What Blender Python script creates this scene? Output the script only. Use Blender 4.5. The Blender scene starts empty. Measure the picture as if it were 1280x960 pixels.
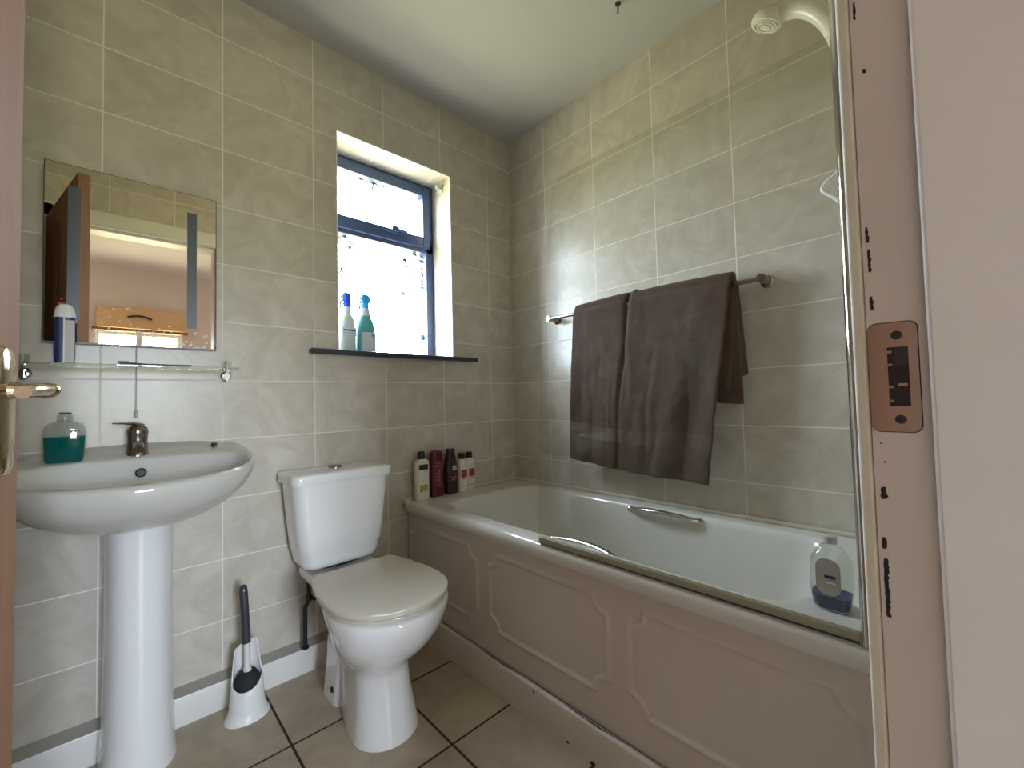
import bpy, bmesh, math, random
import numpy as np
from mathutils import Vector, Matrix, noise as mnoise
random.seed(4)
PI = math.pi
S = bpy.context.scene
COL = S.collection

# ------------------------------------------------------------------ materials
def new_mat(name):
    m = bpy.data.materials.new(name); m.use_nodes = True
    nt = m.node_tree; nt.nodes.clear()
    return m, nt
def N(nt, t, **kw):
    n = nt.nodes.new(t)
    for k, v in kw.items():
        if k in ('operation', 'blend_type', 'noise_dimensions', 'data_type', 'feature', 'interpolation_type', 'use_clamp', 'distance', 'musgrave_type', 'wave_type', 'bands_direction'):
            setattr(n, k, v)
        else:
            n.inputs[k].default_value = v
    return n
def L(nt, a, b): nt.links.new(a, b)
def mth(nt, op, a, b=None, c=None):
    n = nt.nodes.new('ShaderNodeMath'); n.operation = op
    for i, v in enumerate((a, b, c)):
        if v is None: continue
        if isinstance(v, (int, float)): n.inputs[i].default_value = v
        else: L(nt, v, n.inputs[i])
    return n.outputs[0]
def col4(c): return (c[0], c[1], c[2], 1.0)
def finish(nt, sh):
    o = nt.nodes.new('ShaderNodeOutputMaterial'); L(nt, sh, o.inputs[0])
def pbr(name, c, rough=.5, metal=0., spec=.5, coat=0., bump=0., bscale=50., var=0., vscale=8., sss=0.):
    m, nt = new_mat(name)
    b = N(nt, 'ShaderNodeBsdfPrincipled')
    b.inputs['Base Color'].default_value = col4(c); b.inputs['Roughness'].default_value = rough
    b.inputs['Metallic'].default_value = metal; b.inputs['Specular IOR Level'].default_value = spec
    b.inputs['Coat Weight'].default_value = coat; b.inputs['Coat Roughness'].default_value = .05
    tc = N(nt, 'ShaderNodeTexCoord')
    nz = N(nt, 'ShaderNodeTexNoise', Scale=vscale, Detail=4.); L(nt, tc.outputs['Object'], nz.inputs['Vector'])
    if var:
        mx = N(nt, 'ShaderNodeMix', data_type='RGBA', blend_type='MIX')
        mx.inputs[6].default_value = col4([x*(1-var) for x in c]); mx.inputs[7].default_value = col4([min(1, x*(1+var)) for x in c])
        L(nt, nz.outputs['Fac'], mx.inputs[0]); L(nt, mx.outputs[2], b.inputs['Base Color'])
    if bump:
        n2 = N(nt, 'ShaderNodeTexNoise', Scale=bscale, Detail=5.); L(nt, tc.outputs['Object'], n2.inputs['Vector'])
        bp = N(nt, 'ShaderNodeBump', Strength=bump, Distance=.002); L(nt, n2.outputs['Fac'], bp.inputs['Height'])
        L(nt, bp.outputs[0], b.inputs['Normal'])
    finish(nt, b.outputs[0]); return m

def tile_mat(name, au, u0, w, av, v0, h, ca, cb, cg, gw=.0032, rough=.3, groutdark=False, tilt=.012, nscale=7., spec=.5):
    m, nt = new_mat(name)
    tc = N(nt, 'ShaderNodeTexCoord'); sp = N(nt, 'ShaderNodeSeparateXYZ'); L(nt, tc.outputs['Object'], sp.inputs[0])
    u = mth(nt, 'DIVIDE', mth(nt, 'SUBTRACT', sp.outputs[au], u0), w)
    v = mth(nt, 'DIVIDE', mth(nt, 'SUBTRACT', sp.outputs[av], v0), h)
    def edge(x, s):
        f = mth(nt, 'FRACT', x); return mth(nt, 'MULTIPLY', mth(nt, 'MINIMUM', f, mth(nt, 'SUBTRACT', 1., f)), s)
    d = mth(nt, 'MINIMUM', edge(u, w), edge(v, h))
    mr = nt.nodes.new('ShaderNodeMapRange'); mr.interpolation_type = 'SMOOTHSTEP'
    mr.inputs[1].default_value = gw*.5 - .0006; mr.inputs[2].default_value = gw*.5 + .0008
    L(nt, d, mr.inputs[0]); tile = mr.outputs[0]
    cv = N(nt, 'ShaderNodeCombineXYZ'); L(nt, mth(nt, 'FLOOR', u), cv.inputs[0]); L(nt, mth(nt, 'FLOOR', v), cv.inputs[1])
    wn = N(nt, 'ShaderNodeTexWhiteNoise'); wn.noise_dimensions = '2D'; L(nt, cv.outputs[0], wn.inputs['Vector'])
    # each tile gets its own piece of the stone pattern
    sc = N(nt, 'ShaderNodeVectorMath', operation='SCALE'); sc.inputs[3].default_value = 9.; L(nt, wn.outputs['Color'], sc.inputs[0])
    ad = N(nt, 'ShaderNodeVectorMath', operation='ADD'); L(nt, tc.outputs['Object'], ad.inputs[0]); L(nt, sc.outputs[0], ad.inputs[1])
    nz = N(nt, 'ShaderNodeTexNoise', Scale=nscale, Detail=6., Roughness=.62, Distortion=1.6); L(nt, ad.outputs[0], nz.inputs['Vector'])
    cr = nt.nodes.new('ShaderNodeMapRange'); cr.inputs[1].default_value = .38; cr.inputs[2].default_value = .66; L(nt, nz.outputs['Fac'], cr.inputs[0])
    mx = N(nt, 'ShaderNodeMix', data_type='RGBA'); mx.inputs[6].default_value = col4(ca); mx.inputs[7].default_value = col4(cb); L(nt, cr.outputs[0], mx.inputs[0])
    hv = N(nt, 'ShaderNodeHueSaturation'); L(nt, mx.outputs[2], hv.inputs['Color'])
    L(nt, mth(nt, 'MULTIPLY_ADD', wn.outputs['Value'], .10, .95), hv.inputs['Value'])
    gx = N(nt, 'ShaderNodeMix', data_type='RGBA'); gx.inputs[6].default_value = col4(cg); L(nt, hv.outputs[0], gx.inputs[7]); L(nt, tile, gx.inputs[0])
    b = N(nt, 'ShaderNodeBsdfPrincipled'); L(nt, gx.outputs[2], b.inputs['Base Color']); b.inputs['Specular IOR Level'].default_value = spec
    rr = mth(nt, 'MULTIPLY_ADD', tile, rough-.75, .75)
    L(nt, mth(nt, 'ADD', rr, mth(nt, 'MULTIPLY', mth(nt, 'SUBTRACT', nz.outputs['Fac'], .5), .12)), b.inputs['Roughness'])
    # tiny tilt per tile + recessed grout
    ge = N(nt, 'ShaderNodeNewGeometry')
    s1 = N(nt, 'ShaderNodeVectorMath', operation='SUBTRACT'); L(nt, wn.outputs['Color'], s1.inputs[0]); s1.inputs[1].default_value = (.5, .5, .5)
    s2 = N(nt, 'ShaderNodeVectorMath', operation='SCALE'); s2.inputs[3].default_value = tilt; L(nt, s1.outputs[0], s2.inputs[0])
    s3 = N(nt, 'ShaderNodeVectorMath', operation='ADD'); L(nt, ge.outputs['Normal'], s3.inputs[0]); L(nt, s2.outputs[0], s3.inputs[1])
    s4 = N(nt, 'ShaderNodeVectorMath', operation='NORMALIZE'); L(nt, s3.outputs[0], s4.inputs[0])
    hgt = mth(nt, 'ADD', tile, mth(nt, 'MULTIPLY', nz.outputs['Fac'], .25))
    bp = N(nt, 'ShaderNodeBump', Strength=.35, Distance=.0015); L(nt, hgt, bp.inputs['Height']); L(nt, s4.outputs[0], bp.inputs['Normal'])
    L(nt, bp.outputs[0], b.inputs['Normal'])
    finish(nt, b.outputs[0]); return m

def glass_mat(name, tint, rough=.0, refl=1.0):
    """clear pane: tinted see-through plus a fresnel reflection; lets daylight pass"""
    m, nt = new_mat(name)
    t = N(nt, 'ShaderNodeBsdfTransparent'); t.inputs[0].default_value = col4(tint)
    g = N(nt, 'ShaderNodeBsdfGlossy'); g.inputs['Roughness'].default_value = rough; g.inputs[0].default_value = (1, 1, 1, 1)
    fr = N(nt, 'ShaderNodeFresnel', IOR=1.5); ge = N(nt, 'ShaderNodeNewGeometry')
    L(nt, mth(nt, 'MULTIPLY_ADD', ge.outputs['Backfacing'], 1/1.5-1.5, 1.5), fr.inputs['IOR'])
    ms = N(nt, 'ShaderNodeMixShader'); L(nt, mth(nt, 'MULTIPLY', fr.outputs[0], refl), ms.inputs[0]); L(nt, t.outputs[0], ms.inputs[1]); L(nt, g.outputs[0], ms.inputs[2])
    finish(nt, ms.outputs[0]); return m
def liquid_mat(name, c, tr=.5, transl=.5):
    m, nt = new_mat(name)
    t = N(nt, 'ShaderNodeBsdfTransparent'); t.inputs[0].default_value = col4(c)
    d = N(nt, 'ShaderNodeBsdfDiffuse'); d.inputs[0].default_value = col4(c)
    tl = N(nt, 'ShaderNodeBsdfTranslucent'); tl.inputs[0].default_value = col4(c)
    a = N(nt, 'ShaderNodeMixShader'); a.inputs[0].default_value = transl; L(nt, d.outputs[0], a.inputs[1]); L(nt, tl.outputs[0], a.inputs[2])
    b = N(nt, 'ShaderNodeMixShader'); b.inputs[0].default_value = tr; L(nt, a.outputs[0], b.inputs[1]); L(nt, t.outputs[0], b.inputs[2])
    g = N(nt, 'ShaderNodeBsdfGlossy'); g.inputs['Roughness'].default_value = .08
    fr = N(nt, 'ShaderNodeFresnel', IOR=1.35); ge = N(nt, 'ShaderNodeNewGeometry')
    L(nt, mth(nt, 'MULTIPLY_ADD', ge.outputs['Backfacing'], 1/1.35-1.35, 1.35), fr.inputs['IOR'])
    e = N(nt, 'ShaderNodeMixShader'); L(nt, fr.outputs[0], e.inputs[0]); L(nt, b.outputs[0], e.inputs[1]); L(nt, g.outputs[0], e.inputs[2])
    finish(nt, e.outputs[0]); return m
def obscured_glass(name):
    """patterned bathroom glass: mostly clear to light, embossed wiggly strokes in two patches"""
    m, nt = new_mat(name)
    tc = N(nt, 'ShaderNodeTexCoord')
    nz = N(nt, 'ShaderNodeTexNoise', Scale=9., Detail=2., Distortion=.6); L(nt, tc.outputs['Object'], nz.inputs['Vector'])
    vo = N(nt, 'ShaderNodeTexVoronoi', Scale=38.); vo.feature = 'DISTANCE_TO_EDGE'
    ad = N(nt, 'ShaderNodeVectorMath', operation='MULTIPLY_ADD'); L(nt, nz.outputs['Color'], ad.inputs[0]); ad.inputs[1].default_value = (.25, .25, .25); L(nt, tc.outputs['Object'], ad.inputs[2])
    L(nt, ad.outputs[0], vo.inputs['Vector'])
    line = N(nt, 'ShaderNodeMapRange'); line.inputs[1].default_value = .06; line.inputs[2].default_value = .12; line.inputs[3].default_value = 1.; line.inputs[4].default_value = 0.; L(nt, vo.outputs['Distance'], line.inputs[0])
    pa = N(nt, 'ShaderNodeTexNoise', Scale=5., Detail=3.); L(nt, tc.outputs['Object'], pa.inputs['Vector'])
    pr = N(nt, 'ShaderNodeMapRange'); pr.inputs[1].default_value = .56; pr.inputs[2].default_value = .61; L(nt, pa.outputs['Fac'], pr.inputs[0])
    msk = mth(nt, 'MULTIPLY', line.outputs[0], pr.outputs[0])
    mx = N(nt, 'ShaderNodeMix', data_type='RGBA'); mx.inputs[6].default_value = (.95, .97, .96, 1); mx.inputs[7].default_value = (.013, .015, .012, 1); L(nt, msk, mx.inputs[0])
    t = N(nt, 'ShaderNodeBsdfTransparent'); L(nt, mx.outputs[2], t.inputs[0])
    g = N(nt, 'ShaderNodeBsdfGlossy'); g.inputs['Roughness'].default_value = .2
    ms = N(nt, 'ShaderNodeMixShader'); ms.inputs[0].default_value = .05; L(nt, t.outputs[0], ms.inputs[1]); L(nt, g.outputs[0], ms.inputs[2])
    finish(nt, ms.outputs[0]); return m
def mirror_mat(name, z0):
    m, nt = new_mat(name)
    g = N(nt, 'ShaderNodeBsdfGlossy'); g.inputs[0].default_value = (.88, .84, .76, 1); g.inputs['Roughness'].default_value = .0
    d = N(nt, 'ShaderNodeBsdfDiffuse'); d.inputs[0].default_value = (.85, .83, .78, 1)
    tc = N(nt, 'ShaderNodeTexCoord'); sp = N(nt, 'ShaderNodeSeparateXYZ'); L(nt, tc.outputs['Object'], sp.inputs[0])
    vo = N(nt, 'ShaderNodeTexVoronoi', Scale=68.); L(nt, tc.outputs['Object'], vo.inputs['Vector'])
    nz = N(nt, 'ShaderNodeTexNoise', Scale=14., Detail=3.); L(nt, tc.outputs['Object'], nz.inputs['Vector'])
    # dried splashes: only near the lower edge
    low = N(nt, 'ShaderNodeMapRange'); low.inputs[1].default_value = z0; low.inputs[2].default_value = z0+.17; low.inputs[3].default_value = .62; low.inputs[4].default_value = .0; L(nt, sp.outputs[2], low.inputs[0])
    thr = mth(nt, 'MULTIPLY', low.outputs[0], mth(nt, 'MAXIMUM', mth(nt, 'MULTIPLY', mth(nt, 'SUBTRACT', nz.outputs['Fac'], .36), 3.4), 0.))
    msk = mth(nt, 'LESS_THAN', vo.outputs['Distance'], thr)
    ms = N(nt, 'ShaderNodeMixShader'); L(nt, mth(nt, 'MULTIPLY', msk, .75), ms.inputs[0]); L(nt, g.outputs[0], ms.inputs[1]); L(nt, d.outputs[0], ms.inputs[2])
    finish(nt, ms.outputs[0]); return m
def wood_mat(name, ca, cb, rough=.42):
    m, nt = new_mat(name)
    tc = N(nt, 'ShaderNodeTexCoord'); mp = N(nt, 'ShaderNodeMapping'); mp.inputs['Scale'].default_value = (14, 14, 1.2); L(nt, tc.outputs['Object'], mp.inputs[0])
    nz = N(nt, 'ShaderNodeTexNoise', Scale=3., Detail=6., Distortion=1.2); L(nt, mp.outputs[0], nz.inputs['Vector'])
    mx = N(nt, 'ShaderNodeMix', data_type='RGBA'); mx.inputs[6].default_value = col4(ca); mx.inputs[7].default_value = col4(cb); L(nt, nz.outputs['Fac'], mx.inputs[0])
    b = N(nt, 'ShaderNodeBsdfPrincipled'); L(nt, mx.outputs[2], b.inputs['Base Color']); b.inputs['Roughness'].default_value = rough
    finish(nt, b.outputs[0]); return m
def towel_mat(name, c, c2):
    """terry pile with a flat woven border; the border follows the hem through the 'band' attribute"""
    m, nt = new_mat(name)
    tc = N(nt, 'ShaderNodeTexCoord'); at = N(nt, 'ShaderNodeAttribute'); at.attribute_name = 'band'
    n1 = N(nt, 'ShaderNodeTexNoise', Scale=420., Detail=2.); L(nt, tc.outputs['Object'], n1.inputs['Vector'])
    n2 = N(nt, 'ShaderNodeTexNoise', Scale=22., Detail=4.); L(nt, tc.outputs['Object'], n2.inputs['Vector'])
    mp = N(nt, 'ShaderNodeMapping'); mp.inputs['Scale'].default_value = (30, 30, 900); L(nt, tc.outputs['Object'], mp.inputs[0])
    n3 = N(nt, 'ShaderNodeTexNoise', Scale=1., Detail=1.); L(nt, mp.outputs[0], n3.inputs['Vector'])
    f = mth(nt, 'MULTIPLY_ADD', n1.outputs['Fac'], .6, mth(nt, 'MULTIPLY', n2.outputs['Fac'], .5))
    mx = N(nt, 'ShaderNodeMix', data_type='RGBA'); mx.inputs[6].default_value = col4([x*.62 for x in c]); mx.inputs[7].default_value = col4([x*1.35 for x in c]); L(nt, f, mx.inputs[0])
    m2 = N(nt, 'ShaderNodeMix', data_type='RGBA'); L(nt, at.outputs['Fac'], m2.inputs[0]); L(nt, mx.outputs[2], m2.inputs[6]); m2.inputs[7].default_value = col4(c2)
    hh = N(nt, 'ShaderNodeMix', data_type='FLOAT'); L(nt, at.outputs['Fac'], hh.inputs[0]); L(nt, f, hh.inputs[2]); L(nt, mth(nt, 'MULTIPLY', n3.outputs['Fac'], .35), hh.inputs[3])
    bp = N(nt, 'ShaderNodeBump', Strength=1., Distance=.006); L(nt, hh.outputs[0], bp.inputs['Height'])
    b = N(nt, 'ShaderNodeBsdfPrincipled'); L(nt, m2.outputs[2], b.inputs['Base Color']); b.inputs['Roughness'].default_value = .95
    b.inputs['Specular IOR Level'].default_value = .1; b.inputs['Sheen Weight'].default_value = .15; b.inputs['Sheen Roughness'].default_value = .4
    b.inputs['Sheen Tint'].default_value = (.6, .48, .42, 1)
    L(nt, bp.outputs[0], b.inputs['Normal']); finish(nt, b.outputs[0]); return m

TA, TB, TG = (.50, .455, .378), (.61, .567, .485), (.82, .785, .70)
M = dict(
    tileA=tile_mat('wall_tile_x', 0, -.165, .2987, 2, .87, .2, TA, TB, TG),
    tileB=tile_mat('wall_tile_y', 1, -.269, .3038, 2, .87, .2, TA, TB, TG),
    floor=tile_mat('floor_tile', 0, -1.247, .332, 1, -.352, .325, (.40, .325, .235), (.52, .435, .32), (.028, .022, .018), gw=.007, rough=.38, nscale=5.),
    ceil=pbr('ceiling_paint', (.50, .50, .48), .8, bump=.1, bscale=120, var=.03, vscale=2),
    paint=pbr('white_gloss_paint', (.72, .71, .67), .3, bump=.06, bscale=30),
    jamb=pbr('pinkish_gloss_paint', (.74, .70, .675), .42, bump=.16, bscale=26, var=.06, vscale=10),
    arch=pbr('cream_gloss_paint', (.74, .73, .63), .55, bump=.06, bscale=40, var=.05),
    hall=pbr('hall_wall_paint', (.74, .67, .63), .8, var=.05, vscale=3),
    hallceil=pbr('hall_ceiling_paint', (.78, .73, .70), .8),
    hallfloor=wood_mat('hall_floor_board', (.34, .27, .21), (.44, .36, .28)),
    china=pbr('white_glazed_china', (.86, .86, .85), .07, coat=.4),
    basin=pbr('cream_glazed_china', (.63, .62, .58), .08, coat=.4),
    seat=pbr('cream_seat_plastic', (.64, .60, .505), .24, coat=.2),
    acryl=pbr('white_acrylic', (.65, .63, .575), .12, coat=.2),
    panel=pbr('cream_moulded_panel', (.64, .565, .50), .34, var=.04, vscale=4),
    seal=pbr('yellowed_seal', (.31, .285, .19), .4),
    chrome=pbr('chrome', (.78, .76, .73), .09, metal=1.),
    brush=pbr('chrome_dark_reflection', (.34, .29, .26), .22, metal=1., bump=.05, bscale=90),  # dark reflections on the chrome are put into its base colour
    copper=pbr('worn_brass_plate', (.46, .33, .27), .3, metal=.85, bump=.15, bscale=60, var=.1, vscale=30),
    brass=pbr('polished_brass', (.72, .60, .45), .12, metal=1.),
    steel=pbr('dark_steel', (.05, .045, .05), .45, metal=.3),
    black=pbr('black_plastic', (.012, .012, .014), .35),
    dgrey=pbr('charcoal_plastic', (.04, .042, .05), .4),
    white=pbr('white_plastic', (.80, .80, .79), .25),
    cwhite=pbr('cream_plastic', (.72, .69, .56), .3),
    wframe=pbr('dark_frame_flare_blue', (.05, .085, .20), .35),  # blue haze of the window flare is put into this dark colour
    slate=pbr('dark_slate', (.022, .026, .045), .3, bump=.1),
    strip=pbr('frosted_light_strip', (.085, .10, .115), .35),
    darkglass=pbr('mirror_edge', (.05, .05, .045), .3),
    pine=wood_mat('varnished_pine', (.66, .40, .20), (.76, .50, .28)),
    doorw=wood_mat('door_wood', (.24, .12, .062), (.33, .178, .098), .8),
    towel=towel_mat('brown_terry', (.082, .055, .042), (.108, .073, .056)),
    recess_dark=pbr('recess_shade', (.02, .012, .016), .5),  # dark colour standing in for shade in the keep hole and screw slots
    chip_gap=pbr('chips_and_gap_shade', (.012, .014, .022), .6),  # chipped paint, also the painted gap shade round the lock keep
    bristle=pbr('charcoal_bristle', (.02, .02, .024), .8, bump=1., bscale=300),
    lblk=pbr('label_black', (.015, .013, .012), .4), lgreen=pbr('label_green', (.36, .37, .07), .4),
    lred=pbr('label_red', (.36, .03, .035), .35), lwhite=pbr('label_white', (.75, .73, .70), .4),
    lblue=pbr('label_blue', (.02, .03, .14), .4), lgrey=pbr('label_grey', (.45, .45, .42), .4), lpink=pbr('label_pink', (.50, .17, .20), .4),
    cream=pbr('cream_bottle', (.76, .72, .61), .3), maroon=pbr('maroon_bottle', (.115, .012, .024), .22), dmaroon=pbr('dark_maroon_bottle', (.05, .011, .018), .22),
    bluecap=pbr('blue_cap', (.02, .08, .75), .3), skycap=pbr('sky_blue_cap', (.03, .38, .78), .3), redcap=pbr('red_cap', (.35, .03, .03), .4),
    clear=glass_mat('clear_plastic', (.84, .87, .85), .05), teal=liquid_mat('teal_liquid', (.0, .20, .215), .12, .3),
    wteal=liquid_mat('sea_green_liquid', (.12, .50, .46), .006, .022), wblue=liquid_mat('pale_blue_body', (.14, .44, .46), .003, .032), wclear=liquid_mat('hazy_clear_bottle', (.62, .74, .72), .012, .02),
    wlabel=liquid_mat('backlit_label', (.70, .76, .86), .001, .02), wcap=liquid_mat('backlit_blue_cap', (.03, .10, .75), .001, .02), scap=liquid_mat('backlit_sky_cap', (.05, .45, .85), .001, .02),
    wgrip=liquid_mat('backlit_grey_grip', (.40, .42, .45), .001, .015),
    bluebase=liquid_mat('deep_blue_liquid', (.03, .10, .30), .35, .3),
    screen=glass_mat('bath_screen_glass', (.945, .953, .935), 0., .9), shelfg=glass_mat('shelf_glass', (.86, .89, .86), 0., 1.),
    pane=obscured_glass('patterned_window_glass'), hpane=glass_mat('hall_window_glass', (.95, .96, .95)),
    mirror=mirror_mat('mirror_silver', 1.172),
    caulk=pbr('sealant', (.62, .58, .47), .4), rubber=pbr('black_rubber', (.012, .012, .012), .6),
)

# ------------------------------------------------------------------ mesh helpers
class MB:
    def __init__(s): s.v = []; s.f = []; s.m = []; s.mats = []
    def mi(s, mat):
        if mat not in s.mats: s.mats.append(mat)
        return s.mats.index(mat)
    def add(s, vs, fs, mat):
        o = len(s.v); k = s.mi(mat)
        s.v += [tuple(v) for v in vs]
        for f in fs: s.f.append([i+o for i in f]); s.m.append(k)
        return s
    def box(s, a, b, mat):
        x0, y0, z0 = (min(a[i], b[i]) for i in range(3)); x1, y1, z1 = (max(a[i], b[i]) for i in range(3))
        v = [(x0,y0,z0),(x1,y0,z0),(x1,y1,z0),(x0,y1,z0),(x0,y0,z1),(x1,y0,z1),(x1,y1,z1),(x0,y1,z1)]
        return s.add(v, [(0,3,2,1),(4,5,6,7),(0,1,5,4),(1,2,6,5),(2,3,7,6),(3,0,4,7)], mat)
    def loft(s, loops, mat, cap0=True, cap1=True, closed=True):
        n = len(loops[0]); vs = [p for l in loops for p in l]; fs = []
        for i in range(len(loops)-1):
            for j in range(n if closed else n-1):
                k = (j+1) % n; fs.append((i*n+j, i*n+k, (i+1)*n+k, (i+1)*n+j))
        if cap0: fs.append(tuple(range(n-1, -1, -1)))
        if cap1: fs.append(tuple((len(loops)-1)*n + j for j in range(n)))
        return s.add(vs, fs, mat)
    def lathe(s, prof, mat, c=(0,0,0), n=32, axis='z', sx=1., sy=1.):
        """prof = [(r, h)...]"""
        loops = []
        for r, h in prof:
            l = []
            for i in range(n):
                a = 2*PI*i/n; x, y = r*math.cos(a)*sx, r*math.sin(a)*sy
                p = {'z': (x, y, h), 'x': (h, x, y), 'y': (y, h, x)}[axis]
                l.append((p[0]+c[0], p[1]+c[1], p[2]+c[2]))
            loops.append(l)
        return s.loft(loops, mat)
    def tube(s, pts, rad, mat, n=14, flat=1., caps=True):
        P = [Vector(p) for p in pts]; loops = []
        up = Vector((0, 0, 1))
        for i, p in enumerate(P):
            t = (P[min(i+1, len(P)-1)] - P[max(i-1, 0)]).normalized()
            if i == 0:
                up = Vector((0, 0, 1)) if abs(t.z) < .9 else Vector((1, 0, 0))
            a = (up - t*up.dot(t)).normalized(); b = t.cross(a); up = a
            r = rad[i] if isinstance(rad, (list, tuple)) else rad
            loops.append([p + (a*math.cos(2*PI*k/n)*r*flat + b*math.sin(2*PI*k/n)*r) for k in range(n)])
        return s.loft(loops, mat, caps, caps)
    def prism(s, poly, ax, d0, d1, mat):
        """poly in the two other axes (cyclic order), extruded along ax"""
        def p3(q, d): return {'x': (d, q[0], q[1]), 'y': (q[0], d, q[1]), 'z': (q[0], q[1], d)}[ax]
        return s.loft([[p3(q, d0) for q in poly], [p3(q, d1) for q in poly]], mat)
    def build(s, name, parent=None, smooth=None, bevel=0, seg=3, sub=0, solid=0, fix=True):
        me = bpy.data.meshes.new(name); me.from_pydata(s.v, [], s.f)
        for m in s.mats: me.materials.append(m)
        me.polygons.foreach_set('material_index', s.m)
        if fix:
            bm = bmesh.new(); bm.from_mesh(me); bmesh.ops.recalc_face_normals(bm, faces=bm.faces); bm.to_mesh(me); bm.free()
        o = bpy.data.objects.new(name, me); COL.objects.link(o)
        if parent:
            o.parent = parent; o.matrix_parent_inverse = Matrix.Translation(-parent.location)
        if solid:
            md = o.modifiers.new('solid', 'SOLIDIFY'); md.thickness = solid; md.use_rim = True; md.offset = 0
        if bevel:
            md = o.modifiers.new('bevel', 'BEVEL'); md.width = bevel; md.segments = seg; md.limit_method = 'ANGLE'; md.angle_limit = math.radians(40)
        if sub:
            md = o.modifiers.new('sub', 'SUBSURF'); md.levels = sub; md.render_levels = sub
        if smooth or bevel or sub:
            me.polygons.foreach_set('use_smooth', [True]*len(me.polygons))
            me.set_sharp_from_angle(angle=math.radians(smooth if smooth and smooth > 1 else 40))
        me.update(); return o
def tag(o, label, cat, group=None, kind=None):
    o['label'] = label; o['category'] = cat
    if group: o['group'] = group
    if kind: o['kind'] = kind
    return o
def thing(name, label, cat, loc, group=None, kind=None):
    o = bpy.data.objects.new(name, None); COL.objects.link(o); o.location = loc; o.empty_display_size = .05
    return tag(o, label, cat, group, kind)
def smin(t): t = max(0., min(1., t)); return t*t*(3-2*t)
def rrect(x0, y0, x1, y1, r, z, n=10):
    """rounded rectangle loop; r one radius or four (x1y1, x0y1, x0y0, x1y0)"""
    rs = r if isinstance(r, (list, tuple)) else (r,)*4
    cs = [(x1, y1, 0, -1, -1), (x0, y1, 90, 1, -1), (x0, y0, 180, 1, 1), (x1, y0, 270, -1, 1)]
    out = []
    for (cx, cy, a0, sx, sy), q in zip(cs, rs):
        for i in range(n+1):
            a = math.radians(a0 + 90*i/n); out.append((cx + sx*q + q*math.cos(a), cy + sy*q + q*math.sin(a), z))
    return out
def dshape(cx, w, yb, yf, z, nb=4., nf=2.2, n=56, split=.45):
    """plan outline: back half squarish, front half round; y decreases to the front"""
    ym = yb + (yf-yb)*split; out = []
    for i in range(n):
        a = 2*PI*i/n; c, s_ = math.cos(a), math.sin(a)
        e = nb if s_ > 0 else nf
        x = w*math.copysign(abs(c)**(2/e), c); q = abs(s_)**(2/e)
        out.append((cx+x, ym + (yb-ym)*q if s_ > 0 else ym + (yf-ym)*q, z))
    return out
def catmull(pts, m=8):
    P = [Vector(p) for p in pts]; P = [P[0]*2-P[1]] + P + [P[-1]*2-P[-2]]; out = []
    for i in range(1, len(P)-2):
        for k in range(m):
            t = k/m; a, b, c, d = P[i-1], P[i], P[i+1], P[i+2]
            out.append(.5*((2*b) + (c-a)*t + (2*a-5*b+4*c-d)*t*t + (3*b-a-3*c+d)*t**3))
    out.append(P[-2]); return out

# ------------------------------------------------------------------ room dimensions
CZ = 2.438                    # ceiling
XL = -2.02                    # left wall
YC, YH = -1.66, -1.80         # bathroom / hall faces of the door wall
XH, XJ = -1.87, -1.14         # hinge-side and lock-side jamb faces
HD = 2.03                     # door head
WX0, WX1, WZ0, WZ1 = -.972, -.407, 1.198, 2.107
# floor / ceiling
tag(MB().box((XL-.1, YH, -.1), (.1, .1, 0), M['floor']).build('floor'), 'beige square floor tiles with dark grout', 'floor', kind='structure')
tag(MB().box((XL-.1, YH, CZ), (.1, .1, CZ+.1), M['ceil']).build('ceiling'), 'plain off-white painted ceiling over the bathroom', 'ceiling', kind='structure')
# back wall with the window opening
w = MB(); t = M['tileA']; YB = .27
w.box((XL-.1, 0, 0), (WX0, YB, CZ), t); w.box((WX1, 0, 0), (.1, YB, CZ), t); w.box((WX0, 0, 0), (WX1, YB, WZ0-.02), t); w.box((WX0, 0, WZ1), (WX1, YB, CZ), t)
tag(w.build('wall_back'), 'stone-beige tiled wall with the small window', 'wall', kind='structure')
tag(MB().box((0, YH, 0), (.1, 0, CZ), M['tileB']).build('wall_right'), 'stone-beige tiled wall along the bath behind the towel', 'wall', kind='structure')
tag(MB().box((XL-.1, YH, 0), (XL, 0, CZ), M['tileB']).build('wall_left'), 'tiled wall behind the open door', 'wall', kind='structure')
w = MB()
for mat, y0, y1 in ((M['tileA'], YC, YC-.07), (M['hall'], YC-.07, YH)):
    w.box((XL, y0, 0), (XH-.03, y1, CZ), mat); w.box((XJ+.03, y0, 0), (0, y1, CZ), mat); w.box((XH-.03, y0, HD+.03), (XJ+.03, y1, CZ), mat)
tag(w.build('wall_front'), 'tiled wall around the doorway', 'wall', kind='structure')

# ------------------------------------------------------------------ door frame (trim) with lock keep
fr = thing('trim_1', 'pinkish painted door frame with chipped paint and a lock keep', 'door frame', (XJ, YC, 0), kind='structure')
j = MB()
j.box((XJ, -1.6645, 0), (XJ+.03, YH-.012, HD+.03), M['jamb'])
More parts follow.
